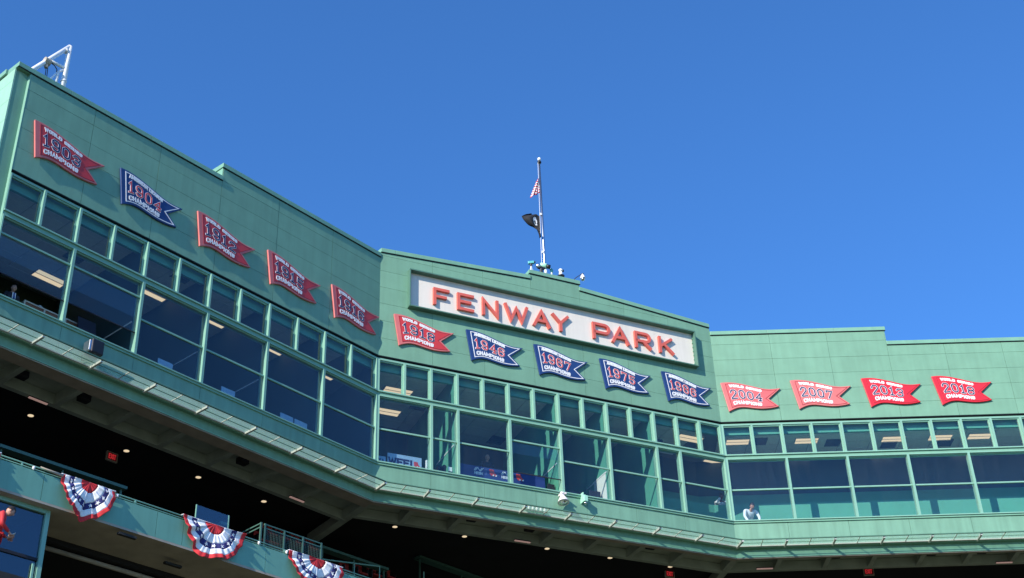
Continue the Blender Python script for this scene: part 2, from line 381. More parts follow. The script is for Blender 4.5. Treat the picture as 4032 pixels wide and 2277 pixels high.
# copings, in lengths, plus upstand ends
CJ = {'L': [(-15.02, -13.2), (-13.2, -10.2), (-10.2, -7.3), (-7.3, -6.1), (-6.1, -3.1), (-3.1, 0)], 'C': [(0, .56), (.56, 3.4), (3.4, 6.08), (6.08, 8.17), (8.17, 11.0), (11.0, 13.0), (13.0, 14)], 'R': [(0, 2.3), (2.3, 5.0), (5.0, 7.0), (7.0, 9.75), (9.75, 12.6), (12.6, 15.0)]}
for fa in 'LCR':
    n = len(CJ[fa])
    for i, (a, b) in enumerate(CJ[fa]):
        za, zb = topz(fa, a+1e-4), topz(fa, b-1e-4)
        mit = (i == 0 and fa != 'L', i == n-1 and fa != 'R')
        e0 = .06 if (fa, round(a, 2)) in (('L', -7.3), ('C', 6.08)) else 0; e1 = .06 if (fa, round(b, 2)) in (('C', 8.17), ('R', 7.0)) else 0
        mb = MB(); hi, lo = .045, -.56
        A = lambda o: (umin(fa, o, a) if mit[0] else a+.003-e0); B = lambda o: (umax(fa, o, b) if mit[1] else b-.003+e1)
        mb.hexa([F(fa, A(hi), hi, za), F(fa, B(hi), hi, zb), F(fa, B(lo), lo, zb), F(fa, A(lo), lo, za),
                 F(fa, A(hi), hi, za+.165), F(fa, B(hi), hi, zb+.165), F(fa, B(lo), lo, zb+.19), F(fa, A(lo), lo, za+.19)])
        mb.build('coping', 'trim_green', PB, bevel=.008)
        hi, lo = .036, .004
        MB().hexa([F(fa, A(hi), hi, za-.02), F(fa, B(hi), hi, zb-.02), F(fa, B(lo), lo, zb-.02), F(fa, A(lo), lo, za-.02), F(fa, A(hi), hi, za-.001), F(fa, B(hi), hi, zb-.001), F(fa, B(lo), lo, zb-.001), F(fa, A(lo), lo, za-.001)]).build('coping_shade_strip', 'black_metal', PB)  # black strip drawing the shade line beneath the coping overhang
# upstand cheek walls where the parapet steps
for fa, u, w, z0, z1 in (('L', -7.3, .02, 29.4, 30.02), ('C', 6.08, .02, 30.5, 30.8), ('C', 8.17, -.02, 30.45, 30.8), ('R', 7.0, -.02, 29.05, 29.77), ):
    MB().fbox(fa, u-.022 if w > 0 else u+.004, u-.004 if w > 0 else u+.022, -.01, -.5, z0, z1-.01).build('parapet_cheek', 'trim_green', PB)
# end pier on the left, recessed behind the panel face, and return wall
mb = MB(); mb.fbox('L', -14.97, -14.562, -.13, -.6, 20.3, 29.47); mb.build('end_pier', 'wall_green', PB)
MB().fbox('L', -14.574, -14.561, .004, -.129, 20.35, 29.46).build('corner_trim', 'frame_green', PB)
zz = [20.3, 21.0, 21.75, 22.5, 23.25, 24.0, 24.75, 25.5, 26.0, 26.74, 27.48, 28.24, 29.0, 29.47]
for j in range(len(zz)-1):
    for o0, o1 in ((-.12, -1.4), (-1.41, -3.6), (-3.61, -6.2), (-6.21, -9.0)):
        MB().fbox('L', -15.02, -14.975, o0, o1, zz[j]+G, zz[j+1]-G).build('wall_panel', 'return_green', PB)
MB().fbox('L', -14.972, -14.7, -.6, -9.0, 20.3, 29.45).build('return_wall', 'backing_green', PB)
MB().fbox('L', -15.09, -14.7, -.56, -9.0, 29.48, 29.66).build('coping', 'trim_green', PB, bevel=.008)
MB().fbox('L', -15.06, -14.6, .005, .07, 29.30, 29.48).build('coping', 'trim_green', PB) if False else None

# ------------------------------------------------------------------ windows
ZT, ZG1, ZSILL = 24.42, 25.70, 21.70      # transom top, upper glass top, sill top
ZMID = 22.96
U_UP = {'L': [-14.56+.0] + [-.052+1.2144*(i-12) for i in range(1, 13)], 'C': [float(i) for i in range(15)], 'R': [1.1578*i for i in range(0, 14)]}
U_UP['L'][-1] = 0.0
LOWI = {'L': [0, 2, 4, 6, 8, 10, 12], 'C': [0, 2, 3, 5, 7, 9, 11, 12, 14], 'R': [0, 2, 4, 6, 8, 10, 12]}
# continuous head, transom, sill per facet
LIM = {'L': (-14.56, 0), 'C': (0, 14), 'R': (0, 15.0)}
def run(fa, name, mat, o0, o1, z0, z1, bevel=0, u0=None):
    a, b = LIM[fa]
    if u0 is not None: a = u0
    return MB().fbox(fa, a, b, o0, o1, z0, z1, (fa != 'L', fa != 'R')).build(name, mat, PB, bevel=bevel)
for fa in 'LCR':
    run(fa, 'window_head', 'trim_green', -.14, -.30, 25.78, ZH+.02)
    run(fa, 'head_shade_strip', 'black_metal', -.01, -.13, ZH-.028, ZH-.002)  # black strip standing in for the shade under the wall's lower edge
    run(fa, 'head_rail', 'frame_green', -.06, -.24, 25.70, 25.775)
    run(fa, 'transom_sill', 'frame_green', .055, -.25, 24.365, 24.42, .006)
    run(fa, 'transom_beam', 'trim_green', .0, -.28, 24.262, 24.364)
    run(fa, 'transom_lip', 'frame_green', .015, -.26, 24.215, 24.261, .005)
    run(fa, 'window_sill', 'frame_green', .085, -.30, 21.655, ZSILL, .006)
    run(fa, 'sill_moulding', 'trim_green', .045, -.1, 21.585, 21.654, .005)
def upper_window(fa, i):
    us = U_UP[fa]; a, b = us[i], us[i+1]; w = .035
    m0 = (fa != 'L' and i == 0); m1 = (fa != 'R' and i == len(us)-2)
    mb = MB()
    # jambs (mullion halves) standing proud, then inner sash frame
    if not m0: mb.fbox(fa, a-.0, a+w, .03, -.22, ZT+.001, 25.699)
    else: mb.fbox(fa, 0, w+.03, .0, -.22, ZT+.001, 25.699, (True, False))
    if not m1: mb.fbox(fa, b-w, b-.001, .03, -.22, ZT+.001, 25.699)
    else: mb.fbox(fa, b-w-.03, b, .0, -.22, ZT+.001, 25.699, (False, True))
    ia, ib = a+w+(.03 if m0 else 0)+.001, b-w-(.03 if m1 else 0)-.001
    s = .04
    mb.fbox(fa, ia, ia+s, -.10, -.17, ZT+.001, 25.699); mb.fbox(fa, ib-s, ib, -.10, -.17, ZT+.001, 25.699)
    mb.fbox(fa, ia+s+.001, ib-s-.001, -.10, -.17, ZT+.001, ZT+.035); mb.fbox(fa, ia+s+.001, ib-s-.001, -.10, -.17, 25.655, 25.698)
    f = mb.build('upper_window', 'frame_green', PB)
    MB().fbox(fa, ia+s-.008, ib-s+.008, -.132, -.140, ZT+.03, 25.66).build('pane', 'window_glass', f)
def lower_window(fa, k, raised=0.0):
    us = U_UP[fa]; li = LOWI[fa]; a, b = us[li[k]], us[li[k+1]]; w = .042
    m0 = (fa != 'L' and k == 0); m1 = (fa != 'R' and k == len(li)-2)
    mb = MB(); z0, z1 = ZSILL+.001, 24.214
    if not m0: mb.fbox(fa, a, a+w, .045, -.24, z0, z1)
    else: mb.fbox(fa, 0, w+.03, .045, -.24, z0, z1, (True, False))
    if not m1: mb.fbox(fa, b-w, b-.001, .045, -.24, z0, z1)
    else: mb.fbox(fa, b-w-.03, b, .045, -.24, z0, z1, (False, True))
    ia, ib = a+w+(.03 if m0 else 0)+.001, b-w-(.03 if m1 else 0)-.001
    if not raised: mb.fbox(fa, ia, ib, -.04, -.10, z0, z0+.03)
    mb.fbox(fa, ia, ib, -.04, -.10, z1-.03, z1-.001)
    f = mb.build('lower_window', 'frame_green', PB)
    zr = ZMID+raised
    MB().fbox(fa, ia, ib, -.073, -.081, ZMID if raised else zr, z1-.02).build('pane', 'window_glass', f)
    MB().fbox(fa, ia, ib, -.012, -.071, zr-.03, zr+.03).build('meeting_rail', 'frame_green', f, bevel=.008)
    zb = ZSILL+.03+raised
    MB().fbox(fa, ia, ib, -.050, -.058, zb, zr-.025).build('sash_pane', 'window_glass', f)
    if raised: MB().fbox(fa, ia, ib, -.038, -.068, zb-.02, zb+.012).build('sash_rail', 'suit_dark', f)
for fa in 'LCR':
    for i in range(len(U_UP[fa])-1): upper_window(fa, i)
    for k in range(len(LOWI[fa])-1): lower_window(fa, k, {('L', 0): .70, ('L', 1): .72, ('C', 3): .48}.get((fa, k), 0.0))

# ------------------------------------------------------------------ spandrel, ledge, fascia, soffit
SP = {'L': [-14.56, -12.2, -9.77, -7.34, -4.91, -2.48, 0], 'C': [0, 1.98, 3.95, 5.92, 7.9, 9.9, 11.9, 14], 'R': [0, 2.0, 4.25, 6.5, 8.8, 11.1, 13.0, 15.0]}
ZL = 20.68
for fa in 'LCR':
    us = SP[fa]
    for i in range(len(us)-1):
        mit = (i == 0 and fa != 'L', i == len(us)-2 and fa != 'R')
        MB().fbox(fa, us[i]+(0 if i == 0 else .005), us[i+1]-(0 if i == len(us)-2 else .005), .0, -.05, ZL-.03, 21.584, mit).build('spandrel_panel', 'spandrel_green', PB)
    run(fa, 'spandrel_backing', 'backing_green', -.051, -.15, ZL-.03, 21.58)
    run(fa, 'fascia', 'fascia_green', -.11, -.3, 20.30, ZL-.04)
    run(fa, 'fascia_drip', 'trim_green', -.09, -.12, 20.285, 20.315)
    run(fa, 'spandrel_base', 'trim_green', .03, -.3, ZL-.075, ZL-.046)
    run(fa, 'ledge_inner_rail', 'pale_trim', .10, .031, ZL-.045, ZL-.008)
    a, b = LIM[fa]
    MB().fbox(fa, a, b, .67, .625, ZL-.03, ZL+.012, (fa != 'L', fa != 'R')).build('ledge_outer_rail', 'backing_green', PB, bevel=.008)  # dark green puts the rail's shaded underside into its colour
    MB().fbox(fa, a, b, .36, .34, ZL-.03, ZL-.012, (fa != 'L', fa != 'R')).build('ledge_rod', 'trim_green', PB)
LB = {'L': [-.0-1.86*k for k in range(1, 8)], 'C': [1.71, 3.47, 5.23, 6.97, 8.72, 10.47, 12.22], 'R': [1.76, 3.52, 5.3, 7.07, 8.85, 10.6, 12.4, 14.2]}
for fa in 'LCR':
    for u in LB[fa]:
        MB().fbox(fa, u-.035, u+.035, .62, .0, ZL-.085, ZL-.012).build('ledge_bracket', 'pale_trim', PB, bevel=.006)
    ends = [LIM[fa][0]] + sorted(LB[fa]) + [LIM[fa][1]]
    ed = sorted(ends + [(ends[i]+ends[i+1])/2 for i in range(len(ends)-1)])
    for i in range(len(ed)-1):
        mit = (i == 0 and fa != 'L', i == len(ed)-2 and fa != 'R')
        a, b = ed[i], ed[i+1]
        MB().fbox(fa, a+.006, b-.006, .625, .06, ZL-.008, ZL+.002, mit).build('ledge_pane', 'ledge_glass', PB)
        if i % 2 == 1: MB().fbox(fa, a-.012, a+.012, .62, .08, ZL-.03, ZL-.009).build('ledge_glazing_bar', 'pale_trim', PB)
for fa, u in (('C', 0), ('R', 0)):
    pf = 'L' if fa == 'C' else 'C'
    p0 = F(fa, 0, 0, ZL-.05); p1 = F(fa, (.66*TH), .66, ZL-.05)
    d = (p1-p0); s = d.cross(Vector((0, 0, 1))).normalized()*.04; zt = Vector((0, 0, .035))
    MB().hexa([p0-s-zt, p1-s-zt, p1+s-zt, p0+s-zt, p0-s+zt, p1-s+zt, p1+s+zt, p0+s+zt]).build('ledge_bracket', 'pale_trim', PB)
# soffit strip, cross beams, inner beam, coffer decks, dark ceiling
BM = {'L': [-12.75, -10.92, -9.1, -7.28, -5.45, -3.63, -1.8], 'C': [1.45, 3.22, 5.0, 6.75, 8.5, 10.25, 12.0], 'R': [1.6, 3.4, 5.1, 6.9, 8.65, 10.4, 12.2, 14]}
for fa in 'LCR':
    so = {'L': -.5, 'C': -.2, 'R': -.12}[fa]; ib = {'L': -1.85, 'C': -1.42, 'R': -1.3}[fa]
    run(fa, 'soffit', 'soffit_brown', -.12, so-.14, 20.255, 20.299)
    run(fa, 'soffit_deck', 'beam_green', so, ib-.2, 20.62, 20.68)
    run(fa, 'soffit_edge', 'beam_green', so-.08, so-.14, 20.30, 20.62)
    run(fa, 'inner_beam', 'beam_green', ib, ib-.18, 20.27, 20.60)
    for u in BM[fa]:
        MB().fbox(fa, u-.09, u+.09, so-.141, ib+.001, 20.27, 20.615).build('soffit_beam', 'beam_green', PB)
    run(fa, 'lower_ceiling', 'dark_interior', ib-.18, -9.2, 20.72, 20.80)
for fa, pf, h in (('C', 'L', TH), ('R', 'C', TH2)):   # diagonal beams at the corners
    p0 = F(fa, -.4*h, -.4, 20.452); p1 = F(fa, -4.2*h, -4.2, 20.452); d = (p1-p0); s = d.cross(Vector((0, 0, 1))).normalized()*.14; zt = Vector((0, 0, .165))
    MB().hexa([p0-s-zt, p1-s-zt, p1+s-zt, p0+s-zt, p0-s+zt, p1-s+zt, p1+s+zt, p0+s+zt]).build('soffit_beam', 'beam_green', PB)
# building mass: floor slab, roof, back walls to the ground, added unseen end walls
for fa in 'LCR':
    run(fa, 'floor_slab', 'carpet', -.16, -9.2, 20.80, 20.95)
    run(fa, 'roof', 'dark_concrete', -.5, -9.2, 28.6, 28.8)
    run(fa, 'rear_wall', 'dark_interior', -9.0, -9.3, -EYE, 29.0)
MB().fbox('R', 15.0, 15.3, .0, -9.3, -EYE, 29.0).build('unseen_end_wall', 'dark_interior', PB)  # out of view, added to stop light leaking in from the side
MB().fbox('L', -21.0, -20.7, -.5, -9.3, -EYE, 20.7).build('unseen_end_wall', 'dark_interior', PB)  # unseen left counterpart, added to keep side light out below
MB().fbox('L', -21.0, -14.6, -9.0, -9.3, -EYE, 20.7).build('rear_wall', 'dark_interior', PB)
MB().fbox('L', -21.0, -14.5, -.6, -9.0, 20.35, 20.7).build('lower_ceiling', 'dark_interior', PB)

# ------------------------------------------------------------------ rooms behind the glass
ZC = 25.70
CE = {}
for fa, depth in (('L', -5.0), ('C', -5.0), ('R', -3.25)):
    CE[fa] = run(fa, 'ceiling', 'ceiling_grid', -.42, depth, ZC+.03, ZC+.08)
    run(fa, 'bulkhead', 'room_teal', -.32, -.42, 25.43, 25.78)
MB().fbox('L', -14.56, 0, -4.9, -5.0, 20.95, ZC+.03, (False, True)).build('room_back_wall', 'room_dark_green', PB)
MB().fbox('C', 0, 11.0, -4.9, -5.0, 20.95, ZC+.03, (True, False)).build('room_back_wall', 'room_blue', PB)
MB().fbox('C', 11.05, 14, -3.2, -3.3, 24.2, ZC+.03, (False, True)).build('room_back_wall', 'room_blue', PB)
MB().fbox('C', 11.05, 14, -3.17, -3.3, 20.95, 24.199, (False, True)).build('wainscot', 'room_teal', PB)
run('R', 'room_back_wall', 'room_blue', -3.2, -3.3, 24.2, ZC+.03)
run('R', 'wainscot', 'room_teal', -3.17, -3.3, 20.95, 24.199)
MB().fbox('R', 0, 15, -1.81, -3.16, 21.82, 21.92, (True, False)).build('tier_floor', 'carpet', PB)
MB().fbox('C', 11.06, 14, -1.81, -3.16, 21.82, 21.92, (False, True)).build('tier_floor', 'carpet', PB)
for a_, b_ in ((.06, 2.94), (3.06, 6.94), (7.06, 8.94), (9.06, 10.94)): MB().fbox('C', a_, b_, -1.05, -4.89, 20.951, 21.65).build('tier_floor', 'carpet', PB)
MB().fbox('R', 0, 15, -1.72, -1.8, 20.95, 23.15, (True, False)).build('tier_wall', 'room_teal', PB)
MB().fbox('C', 11.12, 14, -1.72, -1.8, 20.95, 23.15, (False, True)).build('tier_wall', 'room_teal', PB)
for fa in 'LCR': run(fa, 'counter', 'counter', -.302, -.85, 21.50, 21.56)
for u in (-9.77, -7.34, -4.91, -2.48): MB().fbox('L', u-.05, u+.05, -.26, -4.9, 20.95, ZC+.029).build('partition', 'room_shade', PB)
for u in (3.0, 7.0, 9.0, 11.0): MB().fbox('C', u-.05, u+.05, -.26, -4.9, 20.95, ZC+.029).build('partition', 'room_teal', PB)
for u in (3.0, 7.0, 9.0): MB().fbox('C', u-.065, u+.065, -.27, -1.9, 22.95, 22.99).build('partition_cap', 'white_metal', PB)
for u in (-9.77, -7.34, -4.91): MB().fbox('L', u-.065, u+.065, -.27, -1.9, 22.90, 22.94).build('partition_cap', 'white_metal', PB)
p0 = F('C', 0, -.28, 20.95); p1 = F('C', -4.9*TH, -4.9, 20.95); s = (p1-p0).cross(Vector((0, 0, 1))).normalized()*.05; h = Vector((0, 0, ZC+.029-20.95))
MB().hexa([p0-s, p1-s, p1+s, p0+s, p0-s+h, p1-s+h, p1+s+h, p0+s+h]).build('partition', 'room_blue', PB)
# ceiling tiles
tm = MB().box((0, 0, .0125), 1.20, .595, .025)
tme = bpy.data.meshes.new('ceiling_tile'); tme.from_pydata([tuple(v) for v in tm.v], [], tm.f); tme.materials.append(MATS['ceiling_tile'])
for fa, u0, u1, o1 in (('L', -14.5, 0, -4.9), ('C', 0, 14, -4.9), ('R', 0, 15, -3.15)):
    o = -.74
    while o-.3 > o1:
        u = u0+.62
        while u+.6 < u1:
            if not (fa == 'C' and u > 11 and o < -3.0):
                link('ceiling_tile', tme, F(fa, u, o, ZC), CE[fa], rot=(0, 0, AZ[fa]))
            u += 1.225
        o -= .615
# ceiling lights placed where the photograph shows them
def troffer(fa, px, py, w=1.15, d=.55, lab=''):
    u, o = hitz(fa, px, py, ZC-.03); a, b = u-w/2, u+w/2
    t = thing('ceiling_light', lab, 'ceiling light', F(fa, u, o, ZC-.04), 'ceiling lights in the press rooms')
    mb = MB()
    for x0, x1, y0, y1 in ((a, b, o-d/2, o-d/2+.03), (a, b, o+d/2-.03, o+d/2), (a, a+.03, o-d/2+.031, o+d/2-.031), (b-.03, b, o-d/2+.031, o+d/2-.031), (a+.031, b-.031, o-.012, o+.012)):
        mb.fbox(fa, x0, x1, y0, y1, ZC-.035, ZC+.002)
    mb.build('light_frame', 'white_metal', t)
    for y0, y1 in ((o-d/2+.032, o-.014), (o+.014, o+d/2-.032)):
        MB().fbox(fa, a+.032, b-.032, y0, y1, ZC-.02, ZC-.005).build('diffuser', 'lamp_troffer', t)
for fa, px, py, lab in (('L', 195, 1098, 'long lit ceiling light above the man in the dark suit'), ('L', 602, 1155, 'lit ceiling light above the second open sash window'), ('L', 840, 1262, 'lit ceiling light seen behind the transom in the shaded wing'),
    ('L', 1071, 1371, 'lit ceiling light in the shaded wing, second bay from the inner corner'), ('L', 1275, 1470, 'lit ceiling light in the shaded wing beside the inner corner'),
    ('C', 1520, 1622, 'lit ceiling light above the pale blue banner'), ('C', 1566, 1542, 'lit ceiling light in the first upper window past the inner corner'), ('C', 2715, 1728, 'lit ceiling light under the last navy pennant'), ('C', 2822, 1816, 'lit ceiling light above the person resting their chin'),
    ('R', 2904, 1742, 'lit ceiling light in the upper window beside the second corner'), ('R', 3147, 1814, 'lit ceiling light just below the transom in the second bay of the sunlit wing'), ('R', 3176, 1737, 'lit ceiling light under the palest red pennant'),
    ('R', 3518, 1730, 'lit ceiling light under the vivid red pennant by the parapet step'), ('R', 3474, 1805, 'lit ceiling light just below the transom in the third bay of the sunlit wing'), ('R', 3702, 1724, 'lit ceiling light under the last red pennant of the sunlit wing'),
    ('R', 3857, 1719, 'lit ceiling light just past the tail of the last red pennant'), ('R', 3787, 1796, 'lit ceiling light just below the transom in the fourth bay of the sunlit wing')):
    troffer(fa, px, py, .95 if fa == 'R' else 1.1, .5, lab)
for fa, px, py in (('C', 1955, 1735), ('C', 1650, 1600), ('C', 2560, 1800), ('R', 2990, 1740), ('R', 3280, 1745), ('R', 3500, 1752), ('R', 3720, 1745), ('L', 300, 1010), ('L', 720, 1090)):
    u, o = hitz(fa, px, py, ZC-.02)
    mb = MB(); mb.fbox(fa, u-.3, u+.3, o-.3, o+.3, ZC-.02, ZC+.003)
    for k in range(4): mb.fbox(fa, u-.26, u+.26, o-.24+.13*k, o-.17+.13*k, ZC-.032, ZC-.021)
    mb.build('ceiling_vent', 'room_blue', CE[fa])

# ------------------------------------------------------------------ pennant boards
TOPC = [(0.004, 1.244), (0.176, 1.263), (0.386, 1.258), (0.591, 1.231), (0.793, 1.188), (1.191, 1.073), (1.587, 0.954), (1.892, 0.906), (2.103, 0.911), (2.339, 0.933)]
BOTC = [(0.214, -0.038), (0.354, 0.04), (0.579, 0.121), (0.791, 0.138), (0.994, 0.116), (1.196, 0.083), (1.502, 0.05), (1.817, 0.063), (2.033, 0.097), (2.187, 0.134)]
def curve(C, s):
    x = C[0][0]+(C[-1][0]-C[0][0])*s
    for i in range(len(C)-1):
        if x <= C[i+1][0]+1e-9:
            p0 = C[max(i-1, 0)]; p1 = C[i]; p2 = C[i+1]; p3 = C[min(i+2, len(C)-1)]
            h = p2[0]-p1[0]; t = (x-p1[0])/h
            m1 = (p2[1]-p0[1])/(p2[0]-p0[0])*h; m2 = (p3[1]-p1[1])/(p3[0]-p1[0])*h
            t2, t3 = t*t, t*t*t
            return x, (2*t3-3*t2+1)*p1[1]+(t3-2*t2+t)*m1+(-2*t3+3*t2)*p2[1]+(t3-t2)*m2
    return C[-1]
def PST(s, t):
    a = curve(BOTC, s); b = curve(TOPC, s); return (a[0]+(b[0]-a[0])*t, a[1]+(b[1]-a[1])*t)
NS = 22
def outline(s0, t0, t1, tip, notch):
    top = [PST(s0+(tip-s0)*i/NS, t1) for i in range(NS+1)]; bot = [PST(s0+(tip-s0)*i/NS, t0) for i in range(NS+1)]
    return top + [notch] + bot[::-1]
def plate(mb, pts, fn, d0, d1):
    n = len(pts); k = len(mb.v)
    mb.v += [fn(p[0], p[1], d1) for p in pts] + [fn(p[0], p[1], d0) for p in pts]
    # quad strip front between top and bottom halves, with the notch fan
    h = NS+1
    for i in range(NS):
        a, b = i, i+1; c, d = n-1-(i+1), n-1-i
        if i < NS-9: mb.f.append((k+d, k+c, k+b, k+a)); mb.m.append(mb.mi)
    i = NS-9
    mb.f.append(tuple(k+j for j in [n-1-i] + list(range(n-2-i, h, -1)) + [h] + list(range(h-1, i-1, -1)))); mb.m.append(mb.mi)
    for i in range(n):
        j = (i+1) % n; mb.f.append((k+i, k+j, k+n+j, k+n+i)); mb.m.append(mb.mi)
PW = dict(zip('1903 1904 1912 1915 1916 1918 1946 1967 1975 1986 2004 2007 2013 2018'.split(), (1.075, 1.035, 1.04, 1.03, .995, 1.0, .98, .965, .945, .945, .995, 1.01, .99, .995)))
PEN = [('1903', 'L', -14.21, 27.85, 'w'), ('1904', 'L', -11.17, 27.79, 'a'), ('1912', 'L', -8.19, 27.73, 'w'), ('1915', 'L', -5.26, 27.68, 'w'), ('1916', 'L', -2.37, 27.67, 'w'),
       ('1918', 'C', .52, 27.64, 'w'), ('1946', 'C', 3.32, 27.61, 'a'), ('1967', 'C', 6.05, 27.58, 'a'), ('1975', 'C', 8.80, 27.55, 'a'), ('1986', 'C', 11.49, 27.55, 'a'),
       ('2004', 'R', .15, 27.53, 'p'), ('2007', 'R', 2.89, 27.55, 'q'), ('2013', 'R', 5.69, 27.55, 'b'), ('2018', 'R', 8.47, 27.55, 'b')]
PLAB = {'1903': '%s pennant board dated %s nearest the pale end strip of the shaded wing', '1904': '%s pennant board dated %s, the only one of its colour on the shaded wing', '1912': '%s pennant board dated %s below the parapet step of the shaded wing',
        '1915': '%s pennant board dated %s on the shaded wing, second from the inner corner', '1916': '%s pennant board dated %s whose tail touches the inner corner', '1918': '%s pennant board dated %s under the F of the long sign',
        '1946': '%s pennant board dated %s under the letters EN of the sign', '1967': '%s pennant board dated %s under the letters AY of the sign', '1975': '%s pennant board dated %s under the letter A of the second word', '1986': '%s pennant board dated %s under the end of the long sign',
        '2004': '%s faded pennant board dated %s beside the corner on the sunlit wing', '2007': '%s palest pennant board dated %s on the sunlit wing', '2013': '%s vivid pennant board dated %s below the parapet step of the sunlit wing', '2018': '%s vivid pennant board dated %s, last on the sunlit wing'}
for year, fa, u0, z0, kind in PEN:
    zb = z0-1.244
    navy = kind == 'a'; kname = 'navy blue' if navy else 'red'
    t = thing('pennant_board', PLAB[year] % (kname, year), 'pennant', F(fa, u0+1.1, .02, zb), 'championship pennants along the wall')
    kx = PW[year]; fn = lambda x, y, d: F(fa, u0+x*kx, .02+d, zb+y)
    mb = MB(); plate(mb, outline(0, 0, 1, 1, (1.822, .478)), fn, 0, .062)
    board_m, field_m = {'a': ('navy_board', 'navy_board'), 'w': ('red_light', 'red_board'), 'p': ('red_light', 'red_pale'), 'q': ('red_light', 'red_light'), 'b': ('red_bright', 'red_bright')}[kind]
    mb.build('board', board_m, t, bevel=.012)
    inn = outline(.075, .075, .93, .935, (1.70, .485))
    if not navy: 
        mb = MB(); plate(mb, inn, fn, .055, .066); mb.build('field', field_m, t)
    mb = MB(); stroke_mesh(mb, [inn+['c']], .014 if navy else .009, fn, .055, .071)
    mb.build('border_line', 'white_ink' if navy else 'maroon_line', t)
    def line(txt, reg, name):
        mb = MB()
        polys = text_polys(txt, 0, 1, 0, 1, 2.3)
        # strokes are laid out in metres along the wave, so widths stay even
        for ch, gpolys in zip(txt, polys):
            if ch == ' ': mb.build(name, 'white_ink', t); mb = MB(); continue
            conv = []
            for poly in gpolys:
                cv = [('c' if p == 'c' else PST(reg[0]+(reg[1]-reg[0])*p[0], reg[2]+(reg[3]-reg[2])*p[1])) for p in poly]
                conv.append(cv)
            stroke_mesh(mb, conv, .0185, fn, .06, .078)
        mb.build(name, 'white_ink', t)
    line('AMERICAN LEAGUE' if navy else 'WORLD SERIES', (.135, .67, .815, .895), 'headline_lettering')
    line('CHAMPIONS', (.13, .655, .135, .25), 'caption_lettering')
    wd = [GL[c][0] for c in year]; gap = 2.5; tot = sum(wd)+gap*3; x = 0
    for c, w in zip(year, wd):
        conv = [[('c' if p == 'c' else PST(.125+.535*(x+p[0])/tot, .365+.325*p[1]/6)) for p in poly] for poly in GL[c][1]]
        mo = MB(); stroke_mesh(mo, conv, .036, fn, .06, .073); no = mo.build('numeral_outline', 'white_ink', t)
        mo = MB(); stroke_mesh(mo, conv, .0205 if not navy else .0205, fn, .07, .082); mo.build('numeral', 'red_ink' if navy else 'navy_ink', no)
        x += w+gap
    mb = MB()
    for x, y in ((.5, .9), (.6, .35), (1.5, .8), (1.5, .25)): mb.fbox(fa, u0+x-.03, u0+x+.03, .021, -.002, zb+y-.03, zb+y+.03)
    mb.build('standoff', 'black_metal', t)

# ------------------------------------------------------------------ the long sign
SG = thing('stadium_sign', 'long white sign board with raised coral capital letters in a green frame', 'sign', F('C', 7.1, .05, 28.02))
ZS0, ZS1, US0, US1 = 28.03, 29.66, 1.06, 13.16
MB().fbox('C', US0+.055, US1-.055, .008, -.02, ZS0+.05, ZS1-.055).build('panel', 'sign_white', SG)
for a, b, z0, z1 in ((US0, US1, ZS1-.055, ZS1), (US0, US1, ZS0, ZS0+.05), (US0, US0+.05, ZS0+.051, ZS1-.056), (US1-.05, US1, ZS0+.051, ZS1-.056)):
    MB().fbox('C', a, b, .23, -.02, z0, z1).build('frame_rail', 'sign_frame', SG, bevel=.006)
for k in range(7): MB().fbox('C', US1-.08, US1-.051, .06, .005, ZS0+.2+.19*k, ZS0+.24+.19*k).build('clip', 'trim_green', SG)
LET = [('F', 2.04, 2.68), ('E', 2.99, 3.66), ('N', 3.99, 4.66), ('W', 4.90, 5.88), ('A', 6.07, 6.80), ('Y', 6.88, 7.59), ('P', 8.60, 9.37), ('A', 9.42, 10.18), ('R', 10.43, 11.16), ('K', 11.50, 12.17)]
for c, a, b in LET:
    w, ps = GL[c]; hw = .056
    f = lambda x, y, d: F('C', x, .012+d, y)
    conv = [[('c' if p == 'c' else (a+hw+(b-a-2*hw)*p[0]/w, 28.40+hw+(.74-2*hw)*p[1]/6)) for p in poly] for poly in ps]
    if c in 'PR':   # round bowls
        yt, yb = 29.14-hw, conv[0][-1][1]; xr = b-hw; xl = a+hw; ym = (yt+yb)/2; rr = (yt-yb)/2
        arc = [(xr-rr+rr*math.cos(an), ym+rr*math.sin(an)) for an in [math.pi/2-math.pi*i/12 for i in range(13)]]
        conv[0] = [(xl, 28.40+hw), (xl, yt)] + arc + [(xl+hw, yb)]
    mb = MB(); stroke_mesh(mb, conv, hw, f, -.01, .10); mb.build('letter', 'sign_coral', SG)

# ------------------------------------------------------------------ roof things
def at(fa, px, py, off):
    u, z = hit(fa, px, py, off); return F(fa, u, off, z)
# flagpole behind the raised parapet
pu, pz = hit('C', 2148, 1035, -1.4); ptu, ptz = hit('C', 2120, 640, -1.4); pu = (pu+ptu)/2
FP = thing('flagpole', 'tall silver flagpole standing behind the raised parapet above the sign', 'flagpole', F('C', pu, -1.4, 28.8))
base = F('C', pu, -1.4, 28.79); topp = F('C', pu, -1.4, ptz)
MB().tube([base, base+Vector((0, 0, (topp-base).z*.5)), topp], [.068, .056, .036], 14).build('pole', 'aluminium', FP, smooth=True)
MB().lathe([(.0, 0), (.05, .01), (.075, .06), (.08, .085), (.075, .11), (.05, .16), (.0, .17)], Matrix.Translation(topp+Vector((0, 0, .09))), 14).build('finial', 'white_metal', FP, smooth=True)
MB().lathe([(.075, 0), (.085, .01), (.085, .07), (.03, .1)], Matrix.Translation(topp-Vector((0, 0, .03))), 14).build('truck', 'black_metal', FP, smooth=True)
MB().lathe([(.16, 0), (.16, .08), (.10, .16), (.09, .5)], Matrix.Translation(base), 14).build('base_collar', 'white_metal', FP, smooth=True)
hd = -dvec('C')*.12 + nvec('C')*.02
